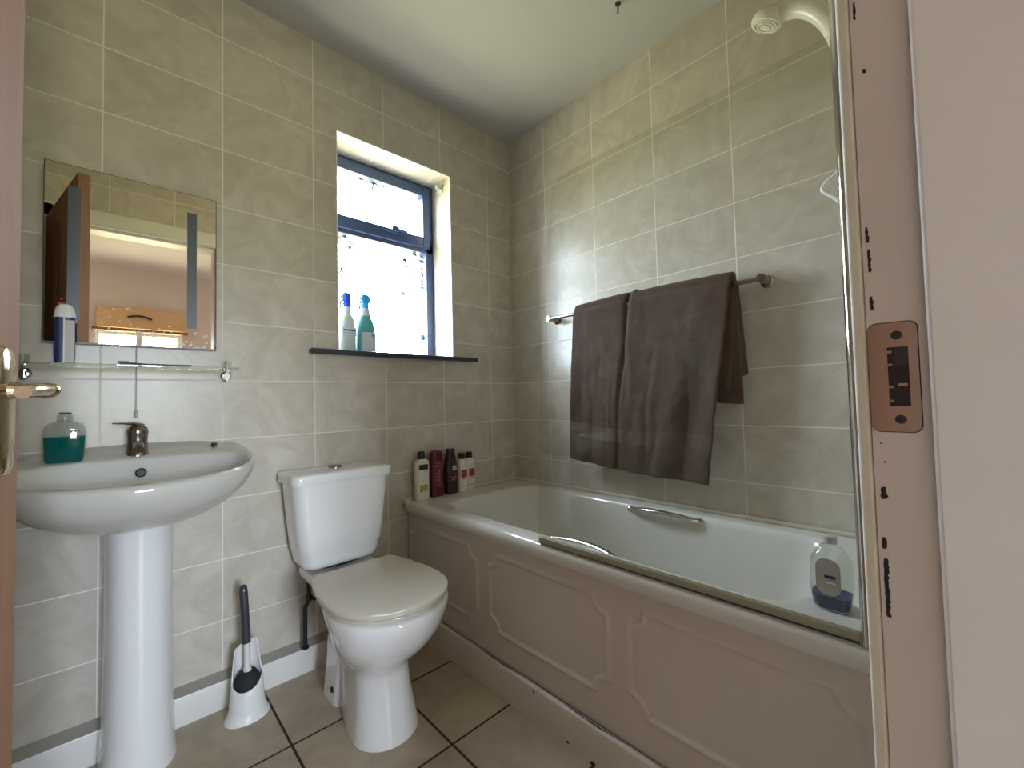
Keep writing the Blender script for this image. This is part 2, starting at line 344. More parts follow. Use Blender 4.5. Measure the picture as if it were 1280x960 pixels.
# dark outline painting the shaded gap round the keep plate, then chipped spots
rim_ = [(p[0], p[1]) for p in rrect(-1.6974, .9468, -1.6645, 1.0413, .0065, 0, 6)]
j.add([(XJ-.0003, p[0], p[1]) for p in rim_], [list(range(len(rim_)))], M['chip_gap'])
random.seed(11)
def chipset(z0, z1, yc, wd):
    n = max(4, int((z1-z0)/.0022)); L0, R0 = [], []
    for i in range(n+1):
        z = z0+(z1-z0)*i/n; k = 1 if 0 < i < n else .75
        L0.append((XJ-.0004, yc+wd*k*.5*random.uniform(.75, 1.1), z+random.uniform(-.0005, .0005))); R0.append((XJ-.0004, yc-wd*k*.5*random.uniform(.35, 1.25), z+random.uniform(-.0005, .0005)))
    j.add(L0+R0[::-1], [list(range(2*n+2))], M['chip_gap'])
for z0, z1, yc, wd in ((1.318,1.334,-1.668,.0022),(1.266,1.270,-1.6725,.0024),(1.114,1.128,-1.6682,.0026),(1.087,1.108,-1.669,.0026),(1.053,1.066,-1.669,.0030),(.889,.899,-1.6705,.0050),(.846,.856,-1.6685,.0034),(.788,.838,-1.6690,.0036),(.920,.922,-1.672,.0012),(.936,.938,-1.6698,.001)):
    chipset(z0, z1, yc, wd)
j.build('jamb', fr)
tm = MB()
tm.box((XH-.03, -1.6645, 0), (XH, YH-.012, HD+.03), M['jamb']); tm.box((XH-.03, -1.6645, HD), (XJ+.03, YH-.012, HD+.03), M['jamb'])
tm.build('jamb', fr, bevel=.0015)
sb = MB()
YS = -1.7030
sb.box((XJ-.012, YS, 0), (XJ, YH-.012, HD), M['jamb'])
sb.build('door_stop', fr, bevel=.003)
sb = MB(); sb.box((XH, YS, 0), (XH+.012, YH-.012, HD), M['jamb']); sb.build('door_stop', fr, bevel=.003)
sb = MB(); sb.box((XH, YS, HD-.012), (XJ, YH-.012, HD), M['jamb']); sb.build('door_stop', fr, bevel=.003)
a = MB()
for (p, q) in (((XJ, YC-.004, 0), (XJ+.065, -1.6540, HD+.075)), ((XH-.075, YC-.004, 0), (XH-.006, -1.6540, HD+.075)), ((XH-.075, YC-.004, HD+.004), (XJ+.065, -1.6540, HD+.085))):
    a.box(p, q, M['arch'])
a.build('architrave', fr, bevel=.003)
a = MB()
for (p, q) in (((XJ+.006, YH, 0), (XJ+.075, YH-.016, HD+.075)), ((XH-.075, YH, 0), (XH-.006, YH-.016, HD+.075)), ((XH-.075, YH, HD+.006), (XJ+.075, YH-.016, HD+.075))):
    a.box(p, q, M['jamb'])
a.build('architrave', fr, bevel=.004)
# lock keep: rounded brass plate with a window, four tabs and two screws
KX = XJ-.0012; y0, y1, z0, z1 = -1.6966, -1.6648, .9475, 1.0405
def rr2(a0, b0, a1, b1, r, n=6):
    return [(p[0], p[1]) for p in rrect(a0, b0, a1, b1, r, 0, n)]
outer = rr2(y0, z0, y1, z1, .006, 6); hy0, hy1, hz0, hz1 = -1.6906, -1.6772, .9690, 1.0195
inner = rr2(hy0, hz0, hy1, hz1, .0008, 6)
k = MB(); n = len(outer)
vs = [(KX, *p) for p in outer] + [(KX, *p) for p in inner] + [(XJ-.0002, *p) for p in outer] + [(XJ+.008, *p) for p in inner]
fs = []
for i in range(n):
    q = (i+1) % n
    fs += [(i, q, n+q, n+i), (2*n+i, 2*n+q, q, i), (n+i, n+q, 3*n+q, 3*n+i)]
k.add(vs, fs, M['copper'])
kp = k.build('strike_plate', fr, smooth=30)
kp['label'] = 'worn brass-coloured lock keep plate'
r = MB(); r.box((XJ-.0007, hy0, hz0), (XJ-.0005, hy1, hz1), M['recess_dark'])  # flat dark plate paints the shade inside the hole
for zz in (1.0155, 1.0045, .9855, .9735):
    r.box((KX+.0002, hy1-.0030, zz-.0010), (KX-.0006, hy1+.0002, zz+.0010), M['copper'])
r.box((XJ-.0012, hy0+.0015, .9860), (XJ-.0007, hy1-.006, .9885), M['copper'])
r.box((XJ-.0008, hy0, 1.004), (XJ-.0007, hy1-.004, hz1), M['steel'])
r.build('keep_hole', kp)
for zz in (1.0295, .9580):
    s_ = MB(); s_.lathe([(.0001, KX-.0004), (.0022, KX-.0008), (.0036, KX-.0004), (.0040, KX+.0003)], M['steel'], (0, -1.6838, zz), 18, 'x')
    s_.box((KX-.0013, -1.6838-.0016, zz-.0003), (KX-.0009, -1.6838+.0016, zz+.0003), M['recess_dark']); s_.box((KX-.0013, -1.6838-.0003, zz-.0016), (KX-.0009, -1.6838+.0003, zz+.0016), M['recess_dark'])  # dark bars paint the shade of the cross slots
    s_.build('screw', kp, smooth=30)

# ------------------------------------------------------------------ the open door
hx, hy, ex, ey = XH+.004, -1.652, -1.712, -.935
dl = math.hypot(ex-hx, ey-hy); U = Vector(((ex-hx)/dl, (ey-hy)/dl, 0)); NN = Vector((U.y, -U.x, 0)); H0 = Vector((hx, hy, 0))
dr = thing('door_1', 'open brown wooden door with brass lever handle at the left edge', 'door', (hx, hy, 0), kind='structure')
def dp(s, o, z): return H0 + U*s + NN*o + Vector((0, 0, z))
def dbox(mb, s0, s1, o0, o1, z0, z1, mat):
    v = [dp(s0,o0,z0), dp(s1,o0,z0), dp(s1,o1,z0), dp(s0,o1,z0), dp(s0,o0,z1), dp(s1,o0,z1), dp(s1,o1,z1), dp(s0,o1,z1)]
    mb.add(v, [(0,1,2,3),(4,7,6,5),(0,4,5,1),(1,5,6,2),(2,6,7,3),(3,7,4,0)], mat)
d = MB(); dbox(d, 0.008, dl, -.040, 0, .008, HD-.008, M['doorw']); d.build('door_leaf', dr, bevel=.0015)
for q in (-1, 1):
    d = MB(); off = 0 if q > 0 else -.040
    for (s0, s1, zz0, zz1) in ((.1, .34, 1.15, 1.9), (.42, dl-.1, 1.15, 1.9), (.1, .34, .2, .85), (.42, dl-.1, .2, .85)):
        dbox(d, s0, s1, off, off+q*.006, zz0, zz1, M['doorw'])
    d.build('door_panel', dr, bevel=.005)
d = MB(); hs = dl-.052
# long rounded back plate
pl_ = []
for i in range(13):
    a_ = PI*i/12; pl_.append((hs+.021*math.cos(a_), 1.030+.028*math.sin(a_)))
for i in range(13):
    a_ = PI+PI*i/12; pl_.append((hs+.021*math.cos(a_), .932+.022*math.sin(a_)))
def dloop(sc, o): return [dp(hs+(p[0]-hs)*sc, o, .965+(p[1]-.965)*(1-(1-sc)*.3)) for p in pl_]
d.loft([dloop(1, 0), dloop(1, .004), dloop(.86, .009), dloop(.5, .0115)], M['brass'])
hp = d.build('handle_plate', dr, smooth=35)
d = MB(); zl = 1.006
d.tube([dp(hs, .008, zl), dp(hs, .014, zl), dp(hs, .022, zl), dp(hs, .038, zl)], [.0125, .0100, .0080, .0082], M['brass'], 16)
d.tube(catmull([dp(hs+.006, .040, zl), dp(hs-.006, .042, zl), dp(hs-.025, .041, zl), dp(hs-.048, .039, zl-.002), dp(hs-.066, .042, zl-.004)], 6), .0066, M['brass'], 16)
d.lathe([(.0001, -.009), (.006, -.008), (.0095, -.004), (.0105, 0), (.0095, .004), (.006, .008), (.0001, .009)], M['brass'], dp(hs+.003, .040, zl), 18, 'z')
d.build('lever', hp, smooth=45)
for zz in (.25, 1.02, 1.78):
    d = MB(); c = dp(0, .004, zz); d.lathe([(.007, zz-.05), (.007, zz+.05)], M['steel'], (c.x, c.y, 0), 14); dbox(d, .0, .03, -.001, .002, zz-.05, zz+.05, M['steel'])
    d.build('hinge', dr, smooth=40)

# ------------------------------------------------------------------ window
wn = thing('window_1', 'small dark-framed window of bright patterned glass in the back wall', 'window', (-.69, .16, WZ0), kind='structure')
YW = .16
def ring(mb, x0, x1, z0, z1, t, y0, y1, mat, tb=None, tt=None):
    tb = tb or t; tt = tt or t
    mb.box((x0, y0, z0), (x0+t, y1, z1), mat); mb.box((x1-t, y0, z0), (x1, y1, z1), mat)
    mb.box((x0+t, y0, z0), (x1-t, y1, z0+tb), mat); mb.box((x0+t, y0, z1-tt), (x1-t, y1, z1), mat)
m = MB(); ring(m, WX0-.005, WX1+.003, WZ0-.02, WZ1+.004, .045, YW+.004, YW+.075, M['wframe'], .042, .034); m.box((WX0, YW+.004, 1.752), (WX1, YW+.075, 1.800), M['wframe']); m.build('window_frame', wn, bevel=.003)
m = MB(); ring(m, WX0+.020, WX1-.022, 1.772, 2.094, .042, YW-.008, YW+.05, M['wframe'], .058, .050); m.build('casement', wn, bevel=.004)
m = MB(); m.box((WX0+.06, YW+.028, 1.826), (WX1-.06, YW+.032, 2.048), M['pane']); m.build('pane', wn)
m = MB(); m.box((WX0+.03, YW+.038, 1.218), (WX1-.036, YW+.042, 1.756), M['pane']); m.build('pane', wn)
m = MB(); m.box((-.700, YW-.020, 1.806), (-.575, YW-.008, 1.822), M['wframe']); m.box((-.655, YW-.030, 1.812), (-.62, YW-.015, 1.838), M['wframe']); m.tube([(-.64, YW-.024, 1.826), (-.60, YW-.026, 1.824), (-.57, YW-.024, 1.822)], .006, M['wframe'], 10); m.build('window_catch', wn, bevel=.002)
sl = MB(); ss = [(-1.083, -.022), (-1.083, -.030), (-1.078, -.035), (-.284, -.035), (-.277, -.028), (-.277, -.0)]
sl.box((-1.083, -.034, 1.178), (-.277, -.0005, 1.197), M['slate']); sl.box((WX0+.0005, -.0006, 1.178), (WX1-.0005, YW+.004, 1.197), M['slate'])
sl.build('window_sill', wn, bevel=.004)
tr = MB(); e = .007
tr.box((WX0-.001, -.003, WZ0), (WX0+e*.6, .004, WZ1), M['white']); tr.box((WX1-e*.6, -.003, WZ0), (WX1+.003, .004, WZ1), M['white']); tr.box((WX0-.001, -.003, WZ1-e*.6), (WX1+.003, .004, WZ1+.003), M['white'])
tag(tr.build('trim_2', bevel=.001), 'white tile edging strip around the window recess', 'trim', kind='structure')
cb = MB(); cb.box((WX1-.006, .060, 2.050), (WX1-.0005, .088, 2.092), M['lgrey']); cb.lathe([(.010, WX1-.034), (.010, WX1-.006)], M['lgrey'], (0, .074, 2.073), 14, 'x')
tag(cb.build('curtain_rod_bracket', bevel=.001), 'small grey rod bracket high in the right side of the window recess', 'bracket')

# ------------------------------------------------------------------ skirting
sk = MB(); prof = [(0, 0), (-.031, 0), (-.031, .083), (-.029, .087)]
sk.prism([(y, z) for y, z in [(0, .0), (-.031, .0), (-.031, .084), (-.0295, .0875), (0, .0885)]], 'x', XL, -.692, M['paint'])
lg = sk.build('baseboard_back', smooth=25); tag(lg, 'white painted skirting board along the window wall', 'skirting', kind='structure')
sk = MB(); sk.prism([(-.0305, .0878), (-.0305, .0890), (0, .108), (0, .0888)], 'x', XL, -.692, pbr('grey_beige_ledge', (.33, .31, .265), .6, var=.1, vscale=20))  # ledge in mottled grey-beige, darker than the board
sk.build('ledge', lg)

# ------------------------------------------------------------------ bath
bt = thing('bathtub', 'cream bathtub with moulded panelled side under the towel rail', 'bathtub', (-.35, -.83, 0))
BX0, BX1, BY0, BY1, BZ = -.690, -.001, YC+.003, -.001, .545
sh = MB(); n = 10
def R_(i, r, z): return rrect(BX0+i, BY0+i, BX1-i, BY1-i, r, z, n)
IN = (-.608, -1.475, -.082, -.166)   # inner mouth x0,y0,x1,y1
def I_(dx0, dy0, dx1, dy1, r, z): return rrect(IN[0]+dx0, IN[1]+dy0, IN[2]-dx1, IN[3]-dy1, r, z, n)
loops = [R_(.020, .012, .500), R_(.004, .014, .499), R_(.0, .016, .504), R_(.0, .018, .528), R_(.003, .020, .538), R_(.010, .022, .5440), R_(.02, .024, .5452), R_(.035, .03, .5448),
         I_(-.012, -.012, -.012, -.012, .115, .5440), I_(-.004, -.004, -.004, -.004, .115, .5425), I_(.004, .004, .003, .004, .115, .537), I_(.010, .012, .008, .014, .115, .522),
         I_(.018, .025, .014, .035, .115, .48), I_(.035, .05, .03, .10, .12, .38), I_(.055, .07, .05, .17, .12, .28), I_(.075, .085, .07, .23, .12, .20),
         I_(.10, .11, .09, .28, .12, .165), I_(.14, .16, .13, .35, .10, .150), I_(.20, .3, .19, .5, .05, .146)]
sh.loft(loops, M['acryl'], cap0=False, cap1=True)
tub = sh.build('tub', bt, smooth=50)
cl = MB(); cl.box((BX0-.002, -.014, .543), (-.012, -.0005, .556), M['caulk']); cl.box((-.014, BY0, .543), (-.0005, -.0005, .556), M['caulk']); cl.box((BX0-.006, -.030, .532), (BX0+.02, -.0005, .552), M['caulk'])
ca = cl.build('sealing_strip', bt, bevel=.004)
# moulded side panel as a height field
def seg_d(px, pz, a, b):
    ax, az = a; bx, bz = b; vx, vz = bx-ax, bz-az; L2 = vx*vx+vz*vz
    tt = np.clip(((px-ax)*vx+(pz-az)*vz)/L2, 0, 1); return np.hypot(px-(ax+tt*vx), pz-(az+tt*vz))
def notched(yl, yr, zb, zt):
    """outline with scooped corners, y decreasing to the right"""
    c = .052; cz = .050; pts = []
    def scoop(cy, czz, a0, a1):
        return [(cy + c*math.cos(math.radians(a0+(a1-a0)*i/8)), czz + cz*math.sin(math.radians(a0+(a1-a0)*i/8))) for i in range(9)]
    hi, lo = yl, yr
    step = .010
    for (cy, czz, a0, a1, sy, sz) in ((hi, zt, 180, 270, -1, -1), (hi, zb, 90, 180, -1, 1), (lo, zb, 0, 90, 1, 1), (lo, zt, 270, 360, 1, -1)):
        sc_ = scoop(cy, czz, a0, a1)
        sc_ = [(cy + (p[0]-cy)*.86, czz + (p[1]-czz)*.86) for p in sc_]
        pts.append((cy + math.cos(math.radians(a0))*c*1.06, czz + math.sin(math.radians(a0))*cz*1.06)); pts += sc_
        pts.append((cy + math.cos(math.radians(a1))*c*1.06, czz + math.sin(math.radians(a1))*cz*1.06))
    return pts
ny, nz = 420, 96
Y, Z = np.meshgrid(np.linspace(BY0, -.004, ny), np.linspace(.10, .503, nz), indexing='ij')
hgt = np.zeros_like(Y)
for (yl, yr) in ((-.020, -.490), (-.562, -1.046), (-1.112, -1.585)):
    pts = notched(yl, yr, .192, .446)
    # order: TL scoop, BL scoop, BR scoop, TR scoop -> closed loop
    D = np.full_like(Y, 9.)
    for i in range(len(pts)): D = np.minimum(D, seg_d(Y, Z, pts[i], pts[(i+1) % len(pts)]))
    hgt = np.maximum(hgt, .0062*np.clip(1-(D/.0085)**2, 0, 1))
top = .012*np.clip((Z-.475)/.02, 0, 1)
X = -.668 - hgt + 0*top
vs = [(float(a_), float(b_), float(c_)) for a_, b_, c_ in zip(X.ravel(), Y.ravel(), Z.ravel())]
fs = [(i*nz+k_, i*nz+k_+1, (i+1)*nz+k_+1, (i+1)*nz+k_) for i in range(ny-1) for k_ in range(nz-1)]
p = MB(); p.add(vs, fs, M['panel'])
# close the back so that it is a board
p.box((-.655, BY0, .10), (-.640, -.004, .503), M['panel'])
p.box((-.668, BY0, .0995), (-.640, -.004, .1005), M['panel'])
pan = p.build('side_panel', bt, smooth=60, fix=False)
q = MB(); pr_ = [(-.676, 0), (-.690, 0), (-.690, .090), (-.688, .099), (-.682, .104), (-.676, .105)]
q.prism(pr_, 'y', BY0, -.032, M['panel'])
random.seed(3)
for (yy, zz, a_, b_) in ((-.786, .091, .006, .005), (-.917, .016, .005, .006), (-1.003, .008, .012, .008)):
    pts = [(-.6906, yy+a_*math.cos(t_)*random.uniform(.5, 1), zz+b_*math.sin(t_)*random.uniform(.5, 1)) for t_ in [2*PI*i/9 for i in range(9)]]
    q.add(pts, [list(range(9))], M['chip_gap'])
random.seed(5); tp, bo = [], []
for i in range(90):
    yy = -.53-.0125*i; k_ = max(0, math.sin(i*.21)+.35)*.0022*random.uniform(.5, 1.2)+.0006; tp.append((-.6768-.0022, yy, .1052)); bo.append((-.6768-.0022-k_*1.2, yy, .1052))
q.add(tp+bo[::-1], [list(range(180))], M['chip_gap'])
q.build('plinth', bt, smooth=35)
# chrome grab handles on the inner long sides
def grab(x, dx, zc, y0_, y1_, lift):
    g = MB(); P = []
    for i in range(25):
        s_ = i/24; yy = y0_+(y1_-y0_)*s_; k_ = math.sin(PI*s_); P.append((x+dx*(.006+.026*k_**.6), yy, zc+lift*k_**.8))
    rad = [.0115+.002*math.sin(PI*i/24) for i in range(25)]; rad[0] = rad[-1] = .009
    g.tube(P, rad, M['chrome'], 14, .75)
    for yy in (y0_, y1_):
        g.lathe([(.0001, -.013), (.010, -.011), (.014, 0), (.010, .011), (.0001, .013)], M['chrome'], (x+dx*.004, yy, zc), 16, 'y')
    o = g.build('grab_handle', bt, smooth=50); o['label'] = 'chrome grab handle'
grab(-.085, -1, .526, -.772, -1.052, .014)
grab(-.606, 1, .528, -.775, -1.025, .006)

# ------------------------------------------------------------------ bath screen
bs = thing('bath_screen', 'clear glass bath screen with a curved edge standing on the bath rim', 'bath screen', (-.68, -1.2, .547))
edge = catmull([(-.816,.5485,0),(-.816,.64,0),(-.822,.76,0),(-.833,.922,0),(-.850,1.151,0),(-.872,1.33,0),(-.893,1.5,0),(-.908,1.605,0)], 5)
poly = [(v.x, v.y) for v in edge] + [(-.912, 1.622), (-.922, 1.630), (-.935, 1.632), (-1.581, 1.632), (-1.581, .5485)]
SX = -.679
g = MB(); g.prism(poly, 'x', SX-.0025, SX+.0025, M['screen']); g.build('glass_panel', bs)
g = MB(); g.box((SX-.006, -1.580, .5465), (SX+.006, -.818, .5640), M['seal']); g.box((SX-.0085, -1.580, .5462), (SX-.0055, -.818, .5495), M['rubber']); g.build('bottom_seal', bs, bevel=.0015)
g = MB(); g.tube([(SX-.001, -1.5945, .546), (SX-.001, -1.5945, 2.0)], .0135, M['chrome'], 24); hg = g.build('hinge_tube', bs, smooth=50)
g = MB(); g.box((SX-.011, YC+.001, .546), (SX+.011, -1.606, 2.0), M['chrome']); g.build('wall_profile', bs, bevel=.003)

# ------------------------------------------------------------------ shower
sw = thing('shower', 'white shower head on an arched arm at the top of the bath', 'shower', (-.35, YC, 1.5))
arm = catmull([(-.35,-1.400,1.990),(-.35,-1.435,1.986),(-.35,-1.472,1.972),(-.35,-1.503,1.942),(-.35,-1.530,1.895),(-.35,-1.548,1.84),(-.35,-1.562,1.78)], 6)
m = MB(); m.tube(arm, [.019+.006*(1-i/(len(arm)-1)) for i in range(len(arm))], M['cwhite'], 18); m.build('handset_arm', sw, smooth=60)
hdir = Vector((0, .42, -.91)).normalized(); hc = Vector((-.35, -1.404, 1.989))
q = hdir.to_track_quat('Z', 'Y').to_matrix()
def lath_dir(mb, prof, mat, n=28):
    mb.loft([[hc + q @ Vector((r_*math.cos(2*PI*i/n), r_*math.sin(2*PI*i/n), h_)) for i in range(n)] for r_, h_ in prof], mat)
m = MB(); lath_dir(m, [(.006,-.022),(.022,-.019),(.034,-.010),(.0395,.002),(.0395,.012),(.036,.018),(.030,.019)], M['cwhite'], 32); hd = m.build('shower_head', sw, smooth=45)
m = MB()
lath_dir(m, [(.030,.018),(.030,.0215),(.0265,.0215),(.0265,.0165),(.0215,.0165),(.0215,.0225),(.017,.0225),(.017,.0170),(.012,.0170),(.012,.0235),(.007,.0240),(.0001,.0245)], M['cwhite'], 32); m.build('nozzle_rings', hd, smooth=30)
m = MB(); m.box((-.385, YC+.001, 1.735), (-.315, -1.60, 1.80), M['cwhite']); m.box((-.372, -1.60, 1.75), (-.328, -1.552, 1.79), M['cwhite']); m.build('handset_holder', sw, bevel=.006)
m = MB(); m.tube([(-.35, YC+.03, 1.15), (-.35, YC+.03, 1.95)], .010, M['cwhite'], 14); m.build('riser_rail', sw, smooth=50)
m = MB(); m.tube(catmull([(-.35,-1.562,1.775),(-.35,-1.585,1.70),(-.35,-1.575,1.58),(-.35,-1.535,1.515),(-.35,-1.512,1.498),(-.35,-1.504,1.480),(-.35,-1.53,1.45),(-.35,-1.57,1.38),(-.38,-1.60,1.26)], 7), .006, M['white'], 10); m.build('hose', sw, smooth=60)
m = MB(); m.box((-.49, YC+.001, 1.0), (-.29, -1.578, 1.27), M['white']); m.build('control_box', sw, bevel=.015)

# ------------------------------------------------------------------ towel rail and towel
RX, RZ = -.066, 1.366
tl = thing('towel_rail', 'chrome towel rail fixed on the tiled wall above the bath', 'towel rail', (0, -.8, RZ))
m = MB(); m.tube([(RX, -.325, RZ+.008), (RX, -1.290, RZ-.004)], .0085, M['brush'], 18); m.build('bar', tl, smooth=50)
for yy, zz in ((-.335, RZ+.008), (-1.278, RZ-.004)):
    m = MB(); m.lathe([(.0001,-.001),(.021,-.001),(.021,-.008),(.0145,-.013),(.0125,-.045),(.0145,-.058),(.0155,-.066),(.0145,-.078),(.0001,-.080)], M['brush'], (0, yy, zz), 24, 'x'); m.build('mount', tl, smooth=40)
tw = MB()
nyT, nzT = 90, 110
vs = []; fs = []; band = []
def front(u, v):
    """u 0..1 left to right (y from -.47 to -1.19), v 0 at rail to 1 at hem"""
    ytop = -.500-.692*u; ybot = -.462-.630*u; yy = ytop+(ybot-ytop)*v
    ztop = 1.385+.010*math.sin(u*3)-.010*(u > .46) ; zb = .703-.040*u-.008*math.sin(u*PI)
    step = smin((u-.415+.02*math.sin(v*9))/.05)*(1-.75*smin((v-.5)/.4))
    lowk = smin(v*1.5-.12)
    fold = .007*math.sin(u*17+1.2+1.5*v)*smin(v*1.6)+.004*math.sin(u*31+v*4)*lowk+.004*math.sin(u*9-3*v)
    for uc, wd_, am, dr_ in ((.14,.020,.006,.05),(.235,.016,.009,-.03),(.30,.014,.008,.02),(.365,.018,.007,-.02),(.56,.030,.006,.05),(.70,.020,.007,-.06),(.80,.022,.006,.05),(.62,.016,.006,-.03)):
        fold -= am*math.exp(-((u-uc-dr_*v-.008*math.sin(v*8+uc*20))/wd_)**2)*lowk*(.6+.4*math.sin(v*5+uc*30))
    valley = -.016*math.exp(-((u-.405-.012*math.sin(v*7))/.016)**2)*(1-.55*v)
    x = -.082-.014*step-.012*v-fold-valley
    x += .010*(1-smin(v/.035))
    nzv = mnoise.noise(Vector((yy*16, v*11, 3.)))*.005 + mnoise.noise(Vector((yy*42, v*28, 7.)))*.0022
    return x+nzv, yy, ztop+(zb-ztop)*v, zb
rows = []
for iv in range(nzT+1):
    v = iv/nzT
    for iu in range(nyT+1):
        u = iu/nyT; x, yy, z, zb = front(u, v)
        dist = (1-v)*(1.385-zb)
        vs.append((x, yy, z)); bz = dist+.006*math.sin(u*5)
        band.append(smin((bz-.116)/.006)*(1-smin((bz-.172)/.006)))
# over the rail and down the back
nb = 40; crest = 12
for iv in range(1, crest+nb+1):
    for iu in range(nyT+1):
        u = iu/nyT; x0, yy0, z0_, zb = front(u, 0)
        if iv <= crest:
            a_ = PI*iv/crest; xc = (x0-.046)/2; rr = (xc-x0)
            x = xc-rr*math.cos(a_); z = z0_+.020*math.sin(a_)+(.004*math.sin(a_) if u > .44 else 0); yy = yy0-.004*math.sin(a_)
        else:
            k_ = (iv-crest)/nb; x = -.046+.010*math.sin(u*14+k_*3)*k_; z = z0_-(.43)*k_; yy = yy0-.012*k_
        vs.append((x, yy, z)); band.append(0.)
# reorder rows into one strip: hem(front) ... rail ... back
W_ = nyT+1
order = list(range(nzT, -1, -1)) + list(range(nzT+1, nzT+1+crest+nb))
for a_, b_ in zip(order[:-1], order[1:]):
    for iu in range(nyT): fs.append((a_*W_+iu, a_*W_+iu+1, b_*W_+iu+1, b_*W_+iu))
tw.add(vs, fs, M['towel'])
# gathered back layers seen at the right-hand end
def layer(x0, ytop, ybot, zt, zb, yl, ph):
    na, nc = 24, 40; vv, ff = [], []
    for c_ in range(nc+1):
        v = c_/nc
        for a2 in range(na+1):
            u = a2/na; ye = ytop+(ybot-ytop)*v**1.1; yy = yl+(ye-yl)*u
            ze = (zb-zt)*(1-.10*u**5)
            vv.append((x0+.009*math.sin(u*15+ph+2*v)+.012*v*(u-.5)+mnoise.noise(Vector((yy*20, v*9, ph)))*.003, yy, zt+ze*v+.006*math.sin(u*8+ph)*v)); band.append(0.)
    for c_ in range(nc):
        for a2 in range(na): ff.append((c_*(na+1)+a2, c_*(na+1)+a2+1, (c_+1)*(na+1)+a2+1, (c_+1)*(na+1)+a2))
    tw.add(vv, ff, M['towel'])
layer(-.058, -1.192, -1.166, 1.388, .945, -.80, .3)
layer(-.046, -1.197, -1.196, 1.384, 1.035, -.80, 1.7)
layer(-.034, -1.199, -1.212, 1.380, 1.020, -.80, 2.9)
T = tw.build('bath_towel', solid=.011, sub=1, fix=False)
at = T.data.attributes.new('band', 'FLOAT', 'POINT'); at.data.foreach_set('value', band)
T.data.polygons.foreach_set('use_smooth', [True]*len(T.data.polygons))
tag(T, 'dark brown terry towel folded over the rail above the bath', 'towel')
m = MB(); m.add([(-.062,-1.100,.905),(-.062,-1.125,.905),(-.060,-1.118,.958),(-.060,-1.100,.958)], [(0,1,2,3)], M['lgrey']); cl_ = m.build('care_label', T, solid=.0012); cl_['label'] = 'pale sewn-in care label'

# ------------------------------------------------------------------ toilet
to = thing('toilet', 'white close-coupled toilet with closed cream lid beside the bath', 'toilet', (-1.02, -.40, 0))
TC = -1.020
m = MB()
sec = [(0, .098, -.205, -.572, 3, 2.3), (.02, .096, -.205, -.570, 3, 2.3), (.06, .090, -.205, -.558, 3, 2.3), (.12, .083, -.200, -.542, 3, 2.3), (.17, .082, -.195, -.535, 3, 2.2), (.195, .086, -.19, -.540, 3, 2.2),
       (.215, .098, -.185, -.560, 3, 2.2), (.245, .122, -.175, -.598, 3, 2.15), (.28, .145, -.165, -.635, 3, 2.1), (.32, .162, -.16, -.664, 3, 2.05), (.36, .172, -.155, -.682, 3, 2.05), (.385, .176, -.15, -.688, 3, 2.05), (.393, .175, -.152, -.687, 3, 2.05), (.397, .170, -.156, -.682, 3, 2.05)]
def panl(z, w_, yb, yf):
    """pan outline: narrow at the back, round in front"""
    out = []; cyc = yf+w_
    n_ = 64
    for i in range(n_):
        a_ = 2*PI*i/n_; c_, s_ = math.cos(a_), math.sin(a_)
        if s_ <= 0: out.append((TC+w_*c_, cyc+w_*s_*(1.0), z))
        else:
            bw = min(w_, .066+.052*smin((z-.27)/.11) if z > .2 else .066); x = math.copysign(abs(c_)**.55, c_); k_ = s_**.75
            ww = w_+(bw-w_)*smin(k_*1.15); out.append((TC+x*ww, cyc+(yb-cyc)*k_, z))
    return out
m.loft([panl(z, w_, yb, yf) for z, w_, yb, yf, *_ in sec], M['china'])
# rear deck under the cistern and the outlet block behind the bowl
m.loft([rrect(TC-.118+i_, -.30, TC+.118-i_, -.03, .03, z) for i_, z in ((.055, .30), (.035, .325), (.012, .352), (.0, .372), (0, .388), (.004, .395))], M['china'])
m.loft([rrect(TC-w_, -.30, TC+w_, yb_, .03, z) for w_, yb_, z in ((.082, -.165, 0), (.080, -.165, .03), (.068, -.16, .12), (.060, -.15, .22), (.062, -.12, .30))], M['china'])
m.build('pan', to, smooth=55)
m = MB(); m.lathe([(.0001, 0), (.009, 0), (.009, -.004), (.0001, -.006)], M['rubber'], (TC-.079, -.262, .045), 16, 'x'); m.build('fixing_bolt', to, smooth=40)
def lido(z, r):
    if r < .1775:      # inner rings are scaled copies of the outline
        k_ = r/.178; return [(TC+(x-TC)*k_, -.46+(y+.46)*k_, z) for x, y, _ in lido(z, .178)]
    out = []; cy = -.507; n_ = 40; q_ = r/.178
    for i in range(n_+1):
        a_ = PI+PI*i/n_; out.append((TC+r*math.cos(a_), cy+r*math.sin(a_), z))
    yb = -.248-(.178-r); bw = .138*q_
    right = [(TC+r, -.507), (TC+r*.993, -.44), (TC+r*.945, -.37), (TC+r*.865, -.305), (TC+bw+.004, yb-.014), (TC+bw-.010, yb)]
    cv = [(v.x, v.y) for v in catmull([(a2, b2, 0) for a2, b2 in right], 6)][1:]
    out += [(x, y, z) for x, y in cv]; out += [(2*TC-x, y, z) for x, y in cv[::-1]]
    return out
m = MB(); m.loft([lido(.398, .166), lido(.3985, .171), lido(.405, .1735), lido(.4095, .172), lido(.4105, .166)], M['seat']); m.build('seat', to, smooth=50)
m = MB(); m.loft([lido(.4125, .172), lido(.4130, .1765), lido(.4150, .1785), lido(.4205, .1785), lido(.4235, .1765), lido(.4248, .171), lido(.4258, .150), lido(.4264, .08)], M['seat']); m.build('seat_lid', to, smooth=50)
for sx in (-1, 1):
    m = MB(); m.lathe([(.009, TC+sx*.06-.022), (.009, TC+sx*.06+.022)], M['seat'], (0, -.236, .407), 16, 'x'); m.build('seat_hinge', to, smooth=40)
m = MB(); CT = -1.018
